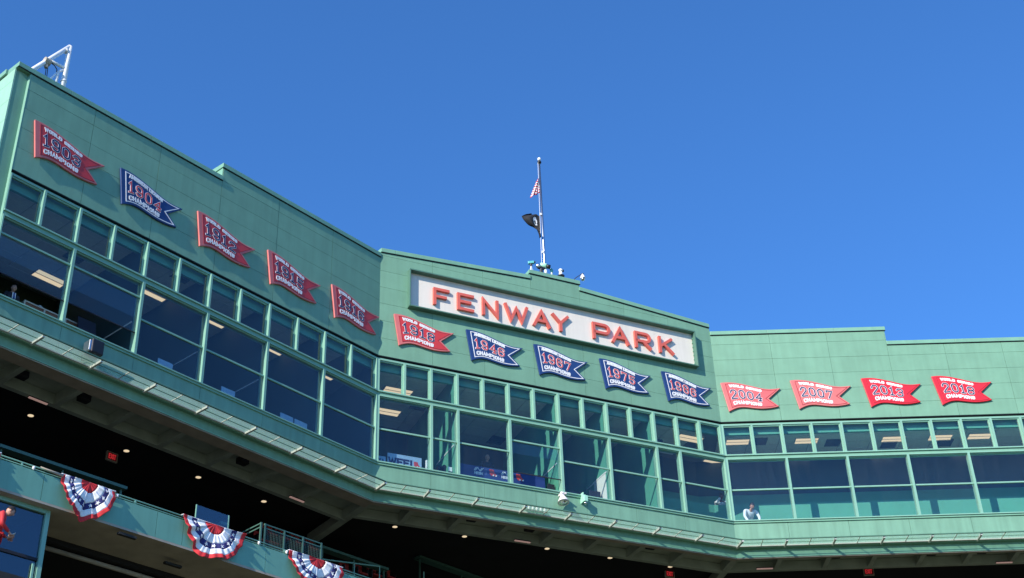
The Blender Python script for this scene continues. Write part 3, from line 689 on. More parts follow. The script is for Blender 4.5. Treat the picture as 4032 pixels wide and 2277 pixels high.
MB().tube([base+hd+Vector((0, 0, 1.2)), base+hd*1.3+Vector((0, 0, 3)), topp+hd*.6], .008, 6).build('halyard', 'white_metal', FP)
def cleat(zz): MB().fbox('C', pu-.11, pu-.03, -1.34, -1.40, zz, zz+.1).build('clip', 'white_metal', FP)
cleat(hit('C', 2130, 850, -1.4)[1]); cleat(hit('C', 2141, 1000, -1.4)[1])
def cloth(name, fnp, nu, nv, matsel, mats, label, loc, group):
    me_v = []; fs = []; mi = []
    for j in range(nv+1):
        for i in range(nu+1): me_v.append(fnp(i/nu, j/nv))
    for j in range(nv):
        for i in range(nu):
            k = j*(nu+1)+i; fs.append((k, k+1, k+nu+2, k+nu+1)); mi.append(matsel(i/nu+.5/nu, j/nv+.5/nv))
    mb = MB(); mb.v = me_v; mb.f = fs; mb.m = mi
    o = mb.build(name, mats, None, True)
    so = o.modifiers.new('solid', 'SOLIDIFY'); so.thickness = .006
    tag(o, label, 'flag', group); return o
z_us1, z_us0 = hit('C', 2116, 700, -1.4)[1], hit('C', 2127, 762, -1.4)[1]
dC, nC = dvec('C'), nvec('C')
def us(a, b):   # limp national flag, folded down on itself; a along fly, b up the hoist
    h = z_us0 + (z_us1-z_us0)*b
    ex = -(a*.40*(1.05-b*.75)); sag = -.30*a*(1-.2*b)
    p = Vector((base.x, base.y, 0)) + dC*(-.06+ex) + nC*(.05*math.sin(a*17+b*2)*(.3+a))
    return Vector((p.x, p.y, h+EYE+sag+.035*math.sin(a*12+b*3)))
cloth('limp_flag', us, 26, 26, lambda a, b: 2 if (a < .4 and b > .46) else int(b*13) % 2, ['cloth_red', 'cloth_white', 'cloth_navy'],
      'limp red and white striped flag hanging from the flagpole', None, None)
zb1, zb0 = hit('C', 2121, 850, -1.4)[1], hit('C', 2128, 935, -1.4)[1]
BKT = [(0, .03, 0), (.2, .14, .20), (.4, .28, .43), (.52, .50, .50), (.66, .74, .68), (.78, .80, .80), (.9, .60, .96), (1, .34, 1.06)]
def bk(a, b):   # black flag blowing left, lower half hanging close to the pole
    H_ = zb1-zb0
    for (b0, x0, y0), (b1, x1, y1) in zip(BKT[:-1], BKT[1:]):
        if b <= b1+1e-9:
            k = (b-b0)/(b1-b0); ex, ez = x0+(x1-x0)*k, y0+(y1-y0)*k; break
    x = ex*a; z = b*H_+(ez-b)*H_*a + .035*math.sin(a*5+b*4)*a
    p = Vector((base.x, base.y, 0)) + dC*(-.12-x) + nC*(.11*math.sin(a*7.5+b*5.1)*a+.05*math.sin(b*11)*a)
    return Vector((p.x, p.y, zb0+z+EYE))
cloth('black_flag', bk, 24, 22, lambda a, b: 1 if ((a-.30)**2/.016+(b-.70)**2/.026 < 1 and not ((a-.30)**2/.004+(b-.66)**2/.006 < 1)) else 0, ['flag_black', 'cloth_white'],
      'black flag with a white emblem blowing left from the flagpole', None, None)

# white pipe truss at the left end of the roof (behind the parapet)
TR = thing('pipe_truss', 'white painted triangular pipe truss standing on the roof at the left end', 'truss', at('L', 250, 335, -1.2) - Vector((0, 0, 1.0)))
def tp(x, y, off=-1.2): return at('L', 100+x/6.927, 150+y/6.927, off)
apex, vb = tp(1215, 240), tp(1030, 1300); vb.z = 28.79+EYE
dirv = (apex-vb); vfoot = vb
MB().tube([tp(1030, 1300)-Vector((0, 0, .9)), tp(1120, 760), apex], [.085, .085, .085], 12).build('post', 'white_metal', TR, smooth=True)
lo = tp(250, 830); MB().tube([lo+(lo-apex)*.45, lo, apex], .075, 12).build('top_chord', 'white_metal', TR, smooth=True)
MB().tube([tp(650, 600), tp(1075, 830)], .055, 10).build('brace', 'white_metal', TR, smooth=True)
MB().tube([tp(1040, 870), tp(900, 920), tp(830, 1200)-Vector((0, 0, .3))], .045, 10).build('brace', 'white_metal', TR, smooth=True)
a_, b_ = tp(880, 930), tp(690, 1105); MB().tube([a_, b_, b_+(b_-a_)*.6], .03, 8).build('brace', 'white_metal', TR, smooth=True)
for x in (580, 625): MB().tube([tp(x, 700), tp(x-18, 1030)-Vector((0, 0, .4))], .014, 6).build('cable', 'black_metal', TR)
MB().tube([tp(700, 680), tp(800, 760), tp(860, 860), tp(850, 930)], .016, 6).build('cable', 'black_metal', TR)
mb = MB(); cc = tp(590, 650); mb.tube([cc-dvec('L')*.1, cc+dvec('L')*.1], .13, 12); mb.box(cc-Vector((0, 0, .17)), .1, .1, .16); mb.build('winch', 'soffit_brown', TR)
MB().tube([tp(1150, 300)-Vector((0, 0, .09)), tp(1090, 350)-Vector((0, 0, .02))], .1, 10).build('joint_collar', 'white_metal', TR, smooth=True)
MB().tube([tp(1045, 1165), tp(1038, 1205)], .1, 12).build('joint_collar', 'white_metal', TR, smooth=True)

# cameras and fittings on the raised parapet
def rp(x, y, off=-.35): return at('C', 2050+x/8.587, 980+y/8.587, off)
RC = F('C', 7, -.3, 30.99)
Rm = Matrix(((dC.x, nC.x, 0), (dC.y, nC.y, 0), (0, 0, 1)))
def rodz(c): return Matrix.Translation(c)
def orient(c, axis): return Matrix.Translation(c) @ axis.to_track_quat('Z', 'Y').to_matrix().to_4x4()
ptop = 30.98+EYE
def drop(p, z): return Vector((p.x, p.y, z))
t = thing('roof_camera', 'boxy teal roof camera on a slim tripod at the raised parapet corner', 'camera', drop(rp(340, 600), ptop))
c = rp(350, 470); ax = (dC*.9 + nC*.35 + Vector((0, 0, .12))).normalized(); rt = ax.to_track_quat('X', 'Z').to_matrix()
MB().box(c, .24, .11, .11, rt).build('housing', 'teal_case', t, bevel=.012)
MB().tube([c+ax*.12, c+ax*.17], [.045, .05], 12).build('lens', 'black_metal', t)
MB().tube([c-Vector((0, 0, .06)), c-Vector((0, 0, .15))], .05, 10).build('pan_head', 'dark_plastic', t)
for k in range(3):
    an = k*2.1+.4; MB().tube([c-Vector((0, 0, .14)), drop(c, ptop-.01)+Vector((.13*math.cos(an), .13*math.sin(an), 0))], .016, 7).build('leg', 'white_metal', t)
t = thing('broadcast_camera', 'mint cased broadcast camera with a wide black lens hood', 'camera', drop(rp(760, 700), ptop))
c = rp(790, 580); ax = (dC*.82 + nC*.42 + Vector((0, 0, -.28))).normalized()
MB().lathe([(.085, -.16), (.11, -.14), (.115, .08), (.09, .11)], orient(c, ax), 14).build('housing', 'mint_case', t, smooth=True)
MB().lathe([(.085, .10), (.088, .25), (.07, .25), (.06, .14)], orient(c, ax), 14).build('lens_hood', 'black_metal', t, smooth=True)
c2 = rp(590, 580); MB().lathe([(.06, -.08), (.085, -.06), (.09, .06), (.06, .1)], orient(c2, ax), 12).build('motor', 'aluminium', t, smooth=True)
MB().box((c+c2)/2-Vector((0, 0, .10)), .30, .10, .09, Rm).build('cradle', 'dark_plastic', t, bevel=.01)
MB().tube([(c+c2)/2-Vector((0, 0, .1)), drop((c+c2)/2, ptop-.01)], [.06, .09], 10).build('stand', 'dark_plastic', t)
c3 = rp(850, 780); MB().lathe([(.05, -.1), (.055, -.05), (.055, .07), (.03, .1)], Matrix.Translation(c3), 12).build('junction_housing', 'white_metal', t, smooth=True)
t = thing('dome_camera', 'small teal egg shaped dome on the parapet beside the flagpole', 'camera', drop(rp(1045, 860), ptop))
c = rp(1045, 740); MB().lathe([(.0, -.11), (.035, -.1), (.065, -.03), (.06, .05), (.03, .1), (.0, .11)], orient(c, (Vector((0, 0, 1))-dC*.2)), 14).build('dome', 'teal_case', t, smooth=True)
MB().tube([c-Vector((0, 0, .09)), drop(c, ptop-.01)], [.03, .06], 10).build('plinth', 'pale_trim', t)
t = thing('roof_camera', 'white and black turret camera on a dark flared bracket', 'camera', drop(rp(1360, 930), ptop))
c = rp(1350, 700); k0 = rp(1365, 960)
MB().tube([drop(k0, ptop-.2), k0+Vector((0, 0, .01))], .04, 10).build('post', 'dark_plastic', t)
MB().lathe([(.12, 0), (.15, .05), (.09, .08)], rodz(k0), 14).build('bracket', 'dark_plastic', t, smooth=True)
MB().lathe([(.065, 0), (.08, .08), (.06, .18), (.05, .2)], rodz(k0+Vector((0, 0, .07))), 14).build('body', 'white_metal', t, smooth=True)
MB().lathe([(.05, 0), (.085, .02), (.09, .07), (.05, .12), (.0, .13)], orient(k0+Vector((0, 0, .26)), Vector((0, 0, 1))), 14).build('hood', 'white_metal', t, smooth=True)
MB().tube([k0+Vector((0, 0, .31))+dC*.02, k0+Vector((0, 0, .31))+dC*.12+nC*.03], .05, 12).build('lens', 'black_metal', t)
t = thing('dome_camera', 'white dome camera hanging from a curved dark arm over the parapet', 'camera', drop(rp(1660, 1030), ptop))
a0 = drop(rp(1660, 1030), ptop-.02); tip = rp(2090, 850, -.1)
MB().tube([a0, a0+Vector((0, 0, .1))+dC*.04, a0.lerp(tip, .45)+Vector((0, 0, .09)), tip+Vector((0, 0, .02)), tip+dC*.06+Vector((0, 0, .012))], .016, 8).build('arm', 'dark_plastic', t, smooth=True)
MB().lathe([(.02, .0), (.03, -.03), (.07, -.09), (.105, -.19), (.105, -.22)], rodz(tip), 16).build('housing', 'white_metal', t, smooth=True)
MB().lathe([(.098, -.22), (.09, -.27), (.055, -.32), (.0, -.335)], rodz(tip), 16).build('dome', 'reflector', t, smooth=True)

# fittings on the spandrel
def sp_(x, y, off): return at('C', 2050+x/7.36, 1900+y/7.36, off)
t = thing('floodlight', 'large white bell shaped floodlight mounted under the window sill', 'floodlight', sp_(1230, 600, .22))
c = sp_(1225, 480, .26); ax = (Vector((0, 0, -1)) + nC*.22).normalized()
MB().lathe([(.07, -.13), (.10, -.08), (.155, .02), (.20, .12), (.215, .15), (.20, .15)], orient(c, ax), 20).build('shade', 'pinkish_white', t, smooth=True)
MB().lathe([(.195, .149), (.12, .155), (.0, .16)], orient(c, ax), 20).build('reflector', 'reflector', t, smooth=True)
MB().lathe([(.035, .15), (.05, .165), (.03, .185)], orient(c, ax), 12).build('bulb', 'white_metal', t, smooth=True)
u_, o_ = sp_(1225, 300, .2), 0
MB().box(c-ax*.2, .12, .12, .18, Rm).build('ballast', 'pinkish_white', t, bevel=.02)
bu, bz = hit('C', 2050+1190/7.36, 1900+330/7.36, .1)
MB().fbox('C', bu-.09, bu-.03, .30, -.01, bz-.08, bz-.02).build('mount', 'pinkish_white', t); MB().fbox('C', bu+.03, bu+.09, .30, -.01, bz-.08, bz-.02).build('mount', 'pinkish_white', t)
t = thing('floodlight', 'small mint green floodlight under the sill beside the white one', 'floodlight', sp_(1860, 560, .12))
c = sp_(1870, 480, .20); 
MB().box(c, .17, .17, .24, Rm).build('housing', 'mint_case', t, bevel=.025)
MB().lathe([(.05, 0), (.06, .05), (.03, .08)], orient(c-Vector((0, 0, .13)), (Vector((0, 0, -1))+nC*.4)), 12).build('lens', 'reflector', t, smooth=True)
fu, fz = hit('C', 2050+1860/7.36, 1900+440/7.36, .1)
MB().fbox('C', fu-.13, fu-.10, .22, -.01, fz-.22, fz+.14).build('yoke', 'mint_case', t); MB().fbox('C', fu-.10, fu+.06, .06, -.01, fz+.06, fz+.14).build('mount', 'mint_case', t)
# loudspeaker hung on the shaded wing
t = thing('loudspeaker', 'black loudspeaker hung on the shaded wing below the open windows', 'loudspeaker', at('L', 362, 1370, .2))
su, sz = hit('L', 370, 1378, .3)
mb = MB(); mb.fbox('L', su-.19, su+.20, .14, .50, sz-.20, sz+.24); mb.build('cabinet', 'dark_plastic', t, bevel=.03)
mb = MB(); mb.fbox('L', su-.26, su-.189, .16, .46, sz-.16, sz+.18); mb.build('side_cover', 'aluminium', t, bevel=.01)
MB().fbox('L', su-.17, su+.18, .501, .512, sz-.17, sz+.2).build('grille', 'black_metal', t)
MB().fbox('L', su-.06, su+.06, .15, -.01, sz-.05, sz+.05).build('bracket', 'aluminium', t)
MB().tube([F('L', su-.2, .3, sz-.15), F('L', su-.3, .2, sz-.3), F('L', su-.22, .1, sz-.36), F('L', su-.1, .05, sz-.3)], .012, 6).build('cable', 'black_metal', t)
# row of small lamps resting on the ledge
t = thing('lamp_strip', 'row of six small white lamps on a bar along the glass ledge', 'lamp strip', F('C', 5.8, .3, ZL))
MB().fbox('C', 5.30, 6.20, .26, .22, ZL+.004, ZL+.03).build('bar', 'pale_trim', t)
for k in range(6): MB().lathe([(.02, .0), (.045, .03), (.05, .09), (.02, .13)], rodz(F('C', 5.36+.15*k, .24, ZL+.03)), 10).build('lamp', 'pale_trim', t, smooth=True)

# ------------------------------------------------------------------ lights and boxes under the press box
def downlight(fa, px, py, lab):
    u, o = hitz(fa, px, py, 20.70); c = F(fa, u, o, 20.71)
    t = thing('downlight', lab, 'downlight', c, 'round downlights in the dark lower ceiling')
    MB().lathe([(.085, -.02), (.12, -.025), (.13, .0), (.13, .02)], rodz(c), 20).build('trim_ring', 'dark_plastic', t, smooth=True)
    MB().lathe([(.0, -.03), (.075, -.028), (.09, -.021), (.09, -.01)], rodz(c), 20).build('lens', 'lamp_warm', t, smooth=True)
for fa, px, py, lab in (('L', 121, 1636, 'round downlight under the shaded wing beside the first soffit tube light'), ('L', 498, 1775, 'round downlight beside the hanging exit sign under the shaded wing'), ('L', 781, 1879, 'round downlight under the shaded wing between exit sign and blue glass screen'),
    ('L', 1039, 1974, 'round downlight above the wire mesh railing'), ('C', 1555, 2074, 'round downlight nearest the diagonal corner beam under the middle front'), ('C', 1829, 2112, 'second round downlight from the diagonal corner beam under the middle front'),
    ('C', 2154, 2160, 'round downlight beside the tube light under the middle front'), ('C', 2402, 2196, 'round downlight between tube light and exit sign under the middle front'), ('C', 2639, 2231, 'round downlight directly above an exit sign under the middle front')):
    downlight(fa, px, py, lab)
def tube_light(fa, px, py, lab):
    u, o = hitz(fa, px, py, 20.25)
    t = thing('tube_light', lab, 'tube light', F(fa, u, o, 20.22), 'tube lights on the soffit beam')
    MB().fbox(fa, u-.31, u+.31, o-.05, o+.05, 20.245, 20.275).build('housing', 'dark_plastic', t)
    MB().fbox(fa, u-.30, u+.30, o-.035, o+.035, 20.215, 20.2449).build('diffuser', 'lamp_pink', t)
for fa, px, py, lab in (('L', 150, 1576, 'dim pinkish tube light under the far end of the shaded wing'), ('L', 1169, 1965, 'dim pinkish tube light under the shaded wing close to the inner corner'), ('C', 2057, 2131, 'dim pinkish tube light under the middle front'),
    ('R', 3011, 2238, 'dim pinkish tube light under the sunlit wing close to the corner'), ('R', 3954, 2214, 'dim pinkish tube light under the sunlit wing past the exit sign')): tube_light(fa, px, py, lab)
def exit_sign(fa, px, py, off, lab):
    u, z = hit(fa, px, py, off)
    t = thing('exit_sign', lab, 'exit sign', F(fa, u, off, z-.16), 'hanging exit signs')
    MB().fbox(fa, u-.20, u+.20, off-.04, off+.03, z-.15, z+.15).build('housing', 'soffit_brown', t)
    MB().fbox(fa, u-.17, u+.17, off+.029, off+.034, z-.12, z+.12).build('face', 'maroon_line', t)
    for g in text_polys('EXIT', u-.12, u+.12, z-.07, z+.07, 1.6):
        mb = MB(); stroke_mesh(mb, g, .0135, lambda x, y, d: F(fa, x, off+.032+d, y), 0, .006); mb.build('letter', 'lamp_exit', t)
    MB().fbox(fa, u-.02, u+.02, off-.02, off+.01, z+.149, 20.75).build('stem', 'dark_plastic', t)
exit_sign('L', 440, 1800, -3.6, 'red lit exit sign hanging under the shaded wing')
exit_sign('C', 2636, 2261, -3.0, 'red lit exit sign under a round downlight beneath the middle front')
exit_sign('R', 3420, 2252, -2.6, 'red lit exit sign hanging under the sunlit wing')
def soffit_box(fa, px, py, lab):
    u, o = hitz(fa, px, py, 20.42)
    t = thing('soffit_speaker', lab, 'speaker', F(fa, u, o, 20.35), 'black speakers between the soffit beams')
    MB().fbox(fa, u-.17, u+.17, o-.13, o+.13, 20.36, 20.56).build('cabinet', 'black_metal', t, bevel=.02)
    MB().fbox(fa, u-.15, u+.15, o+.131, o+.139, 20.38, 20.54).build('grille', 'dark_plastic', t)
    MB().fbox(fa, u-.04, u+.04, o-.04, o+.04, 20.55, 20.63).build('bracket', 'dark_plastic', t)
for fa, px, py, lab in (('L', 85, 1481, 'black speaker in the soffit bay beside the far tube light of the shaded wing'), ('L', 330, 1574, 'black speaker in the soffit bay below the loudspeaker'), ('L', 955, 1821, 'black speaker in the soffit bay between the mesh railing and shaded wing'),
    ('C', 1858, 2045, 'black speaker in the soffit below the navy banner'), ('C', 2085, 2085, 'black speaker in the soffit beside the middle tube light'), ('C', 2563, 2155, 'black speaker in the soffit beside the exit sign of the middle front'),
    ('R', 3292, 2190, 'black speaker in the soffit near the exit sign of the sunlit wing'), ('R', 3668, 2179, 'black speaker in the soffit past the exit sign of the sunlit wing'), ('R', 3867, 2172, 'black speaker in the soffit beside the last tube light of the sunlit wing')):
    soffit_box(fa, px, py, lab)

# ------------------------------------------------------------------ pavilion deck in front
PV = thing('pavilion_deck', 'green fronted seating deck with railings below the press box', 'building', F('P', 0, -4, -EYE))
ZF1, ZF0 = 15.31, 14.62
j1, j2, j3 = hit('P', 174, 1880)[0], hit('P', 620, 2030)[0], hit('P', 724, 2060)[0]
js = [-13, -10, -7.0, j1-3.0, j1, (j1+j2)/2+.0, j2, j3, j3+2.6, j3+5.4, j3+8.2, j3+11]
js = [j for j in js if j != (j1+j2)/2+.0]
for a, b in zip(js[:-1], js[1:]):
    MB().fbox('P', a+.006, b-.006, .0, -.05, ZF0, ZF1).build('fascia_panel', 'pavilion_green', PV)
ue = js[-1]
MB().fbox('P', -13, ue, -.051, -.16, ZF0+.01, ZF1-.01).build('fascia_backing', 'backing_green', PV)
for (z, r_, o) in ((ZF1+.045, .014, -.03), (ZF1+.125, .018, -.05), (ZF1+.085, .010, -.10)):
    MB().tube([F('P', -13, o, z), F('P', ue, o, z)], r_, 10).build('handrail', 'frame_green', PV, smooth=True)
k = -12.6
while k < ue:
    MB().fbox('P', k-.02, k+.02, -.03, -.07, ZF1-.05, ZF1+.13).build('rail_post', 'frame_green', PV); k += 1.55
for px, py in ((132, 1840), (460, 1955), (1018, 2139), (1127, 2177)):
    u = hit('P', px, py)[0]; MB().lathe([(.0, -.05), (.035, -.03), (.035, .03), (.0, .05)], rodz(F('P', u, .02, ZF1+.05)), 10).build('rail_clamp', 'white_metal', PV, smooth=True)
MB().fbox('P', -13, ue, -.001, -1.55, ZF0-.06, ZF0+.008).build('deck_soffit', 'soffit_brown', PV)
MB().fbox('P', -13, ue, -.162, -12.5, ZF0+.009, ZF0+.12).build('deck_floor', 'dark_concrete', PV)
MB().fbox('P', -13, ue, -1.55, -12.5, ZF0-.2, ZF0+.008).build('deck_underside', 'dark_interior', PV)
MB().tube([F('P', hit('P', 180, 2085, -1.7)[0], -1.7, ZF0-.30), F('P', ue, -1.7, ZF0-.30)], .06, 10).build('pipe', 'soffit_brown', PV, smooth=True)
MB().fbox('P', -13, ue, -5.0, -5.3, -EYE, ZF0-.2).build('lower_rear_wall', 'dark_interior', PV)
MB().fbox('P', ue-.02, ue+.2, -.2, -12.5, -EYE, ZF0+.1).build('lower_end_wall', 'dark_interior', PV)
MB().fbox('P', -13.2, -13.0, -.2, -12.5, -EYE, ZF1).build('lower_end_wall', 'dark_interior', PV)
for px, py, w in ((500, 2110, .5), (680, 2225, .5), (1480, 0, 0)):
    if w:
        u, o = hitz('P', px, py, ZF0-.22); MB().fbox('P', u-w/2, u+w/2, o-.05, o+.05, ZF0-.25, ZF0-.19).build('tube_fitting', 'dark_concrete', PV)
# raked rows behind the front row
for r_ in range(7):
    o0 = -2.4-r_*1.35; MB().fbox('P', -13, ue, o0, -12.5, ZF0+.12+r_*.26, ZF0+.38+r_*.26).build('seating_tier', 'dark_concrete', PV)
# drink counters, green bars on posts
def bar(x0, y0, x1, y1, off, lab, th=.09):
    u0, z0 = hit('P', x0, y0, off); u1, z1 = hit('P', x1, y1, off); z = (z0+z1)/2 if x0 > 10 else z1
    if u0 < -12: u0 = -12
    t = thing('drink_counter', lab, 'counter', F('P', (u0+u1)/2, off, ZF0+.12), 'green drink counters behind the seats')
    MB().fbox('P', u0, u1, off+.02, off-.30, z-th/2, z+th/2).build('counter_top', 'rail_shaded_green', t)
    n = max(2, int((u1-u0)/1.5)+1); row = max(0, min(7, int((-2.4-off)/1.35)+1)); zf = ZF0+.12+row*.26
    for i in range(n):
        u = u0+.12+(u1-u0-.24)*i/(n-1); MB().fbox('P', u-.025, u+.025, off-.10, off-.15, zf-.02, z-th/2+.01).build('leg', 'rail_shaded_green', t)
    return t
bar(0, 1748, 500, 1923, -5.0, 'long green counter bar behind the first bunting')
bar(870, 2058, 900, 2068, -5.0, 'short green counter end beside the blue glass screen')
bar(1267, 2183, 1531, 2213, -7.0, 'green counter bar above the row of red seats')
bar(1652, 2229, 1990, 2275, -7.0, 'green counter bar past the red seats')
t = thing('guard_rail', 'thin green guard rail in front of the red seats', 'railing', F('P', 6, -6.2, ZF0+.9))
a0 = hit('P', 1270, 2203, -6.2); a1 = hit('P', 1495, 2231, -6.2)
MB().tube([F('P', a0[0], -6.2, a0[1]), F('P', a1[0], -6.2, a1[1])], .025, 8).build('rail', 'frame_green', t)
for f_ in (0, .55, 1): 
    u = a0[0]+(a1[0]-a0[0])*f_; z = a0[1]+(a1[1]-a0[1])*f_; MB().tube([F('P', u, -6.2, z), F('P', u, -6.2, ZF0+.12+3*.26-.05)], .02, 8).build('post', 'frame_green', t)
# red seats
def seat(px, py, off, lab):
    u, z = hit('P', px, py, off); row = max(0, min(7, int((-2.4-off)/1.35)+1)); zf = ZF0+.12+row*.26
    t = thing('stadium_chair', lab, 'seat', F('P', u, off, zf), 'red stadium seats under the press box')
    mb = MB(); mb.fbox('P', u-.21, u+.21, off-.02, off+.04, z-.14, z+.20); mb.build('backrest', 'seat_red', t, bevel=.02)
    MB().fbox('P', u-.20, u+.20, off+.05, off+.40, z-.26, z-.20).build('seat_pan', 'seat_red', t, bevel=.02)
    for s in (-1, 1): MB().fbox('P', u+s*.23-.02, u+s*.23+.02, off-.03, off+.34, zf-.01, z-.02).build('arm_standard', 'black_metal', t)
    MB().tube([F('P', u-.2, off-.03, z+.2), F('P', u-.18, off-.03, z+.27), F('P', u+.18, off-.03, z+.27), F('P', u+.2, off-.03, z+.2)], .012, 6).build('hoop', 'black_metal', t)
for i, (px, py) in enumerate(((1352, 2238), (1405, 2246), (1461, 2253), (1516, 2262))):
    seat(px, py, -7.6, ['red seat at the mesh railing end of the row under the counter', 'second red seat from the mesh railing under the counter', 'third red seat from the mesh railing under the counter', 'red seat past the end of the thin guard rail'][i])
for i, (px, py) in enumerate(((1049, 2090), (1099, 2108), (1157, 2128), (1212, 2148), (1018, 2117), (1054, 2125))):
    seat(px, py, -7.6, 'red seat seen through the wire mesh railing')
# wire mesh railing
t = thing('mesh_railing', 'tall green railing with wire mesh panels at the stair opening', 'railing', at('P', 1130, 2140, -3.0))
def mp_(x, y): return hit('P', 950+x/3.435, 1950+y/3.435, -3.0)
posts = [((320, 385), (310, 620)), ((585, 480), (570, 700)), ((835, 565), (825, 795)), ((1085, 650), (1070, 880))]
PU = []
for a, b in posts:
    (ua, za) = mp_(*a); (ub, zb_) = mp_(*b); u = (ua+ub)/2; PU.append((u, za)); MB().fbox('P', u-.025, u+.025, -2.975, -3.025, ZF0+.11, za).build('post', 'rail_shaded_green', t)
zt = sum(z for _, z in PU)/4
for z in (zt-.02, zt-.14, ZF1+.55): MB().fbox('P', PU[0][0], PU[-1][0], -2.985, -3.015, z-.018, z+.018).build('rail', 'rail_shaded_green', t)
for (u0, _), (u1, _) in zip(PU[:-1], PU[1:]):
    mb = MB(); n = int((u1-u0)/.055)
    for i in range(1, n): x = u0+(u1-u0)*i/n; mb.fbox('P', x-.0035, x+.0035, -2.996, -3.002, ZF0+.6, zt-.15)
    zz_ = ZF0+.65
    while zz_ < zt-.15: mb.fbox('P', u0, u1, -3.003, -3.008, zz_-.0035, zz_+.0035); zz_ += .055
    o = mb.build('wire_mesh', 'mesh_wire', t); o['kind'] = 'stuff'
a, b = mp_(285, 385), mp_(165, 430)
u0 = a[0]; 
for du, o in ((-.14, -3.0), (-.14, -4.5)): MB().fbox('P', PU[0][0]+du-.025, PU[0][0]+du+.025, o+.025, o-.025, ZF0+.11, zt).build('post', 'rail_shaded_green', t)
for z in (zt-.02, zt-.14): MB().fbox('P', PU[0][0]+-.155, PU[0][0]-.125, -3.026, -4.47, z-.018, z+.018).build('rail', 'rail_shaded_green', t)
# blue glass wind screen
t = thing('glass_screen', 'blue tinted glass screen standing behind the second bunting', 'screen', at('P', 836, 2050, -.35))
c0, c1 = hit('P', 776, 1989, -.35), hit('P', 900, 2029, -.35)
zs = (c0[1]+c1[1])/2
MB().fbox('P', c0[0], c1[0], -.345, -.357, ZF1+.02, zs).build('pane', 'screen_glass', t)
for u in (c0[0]-.012, c1[0]+.012): MB().fbox('P', u-.012, u+.012, -.335, -.367, ZF0+.12, zs).build('post', 'frame_green', t)
t = thing('glass_screen', 'blue tinted glass screen standing past the red seats', 'screen', at('P', 1680, 2265, -6.0))
c0 = hit('P', 1670, 2252, -6.0); c1 = hit('P', 1795, 2275, -6.0)
MB().fbox('P', c0[0], c1[0]+.05, -5.995, -6.007, ZF0+.9, c0[1]).build('pane', 'screen_glass', t)
for u in (c0[0]-.012, c1[0]+.062): MB().fbox('P', u-.012, u+.012, -5.985, -6.017, ZF0+.8, c0[1]).build('post', 'frame_green', t)
# suite window under the deck, left
def sx(x, y): return (x/3.86, 1900+y/3.86)
SU = thing('suite_window', 'large dark blue glass suite window under the deck front', 'window', F('P', -3, -.3, 9.0))
ur = hit('P', *sx(690, 420), -.28)[0]; zr1 = ZF0-.062
MB().fbox('P', ur, ur+.11, -.22, -.36, 9.0, zr1).build('jamb', 'frame_green', SU)
MB().fbox('P', -12.8, ur-.001, -.22, -.36, zr1-.10, zr1).build('head_rail', 'frame_green', SU)
zm = hit('P', *sx(270, 1090), -.28)[1]
MB().fbox('P', -12.8, ur-.001, -.27, -.33, zm-.035, zm+.035).build('mid_rail', 'suit_dark', SU)
MB().fbox('P', -12.8, ur-.001, -.285, -.297, zm+.035, zr1-.10).build('pane', 'suite_glass', SU)
MB().fbox('P', -12.8, ur-.001, -.305, -.317, 9.1, zm-.035).build('pane', 'suite_glass', SU)
MB().fbox('P', ur-.12, ur-.07, -.24, -.284, 9.1, zm-.12).build('sash_stile', 'frame_green', SU)
MB().fbox('P', -12.8, ur+.1, .9, -.2, 12.12, 12.30).build('suite_balcony', 'dark_concrete', PV)
MB().fbox('P', ur+.0, ur+.1, -.361, -5.0, 9.0, zr1).build('suite_side_wall', 'dark_interior', PV)
MB().fbox('P', -12.8, ur+.1, -.36, -5.0, 8.85, 9.0).build('suite_floor', 'dark_concrete', PV)

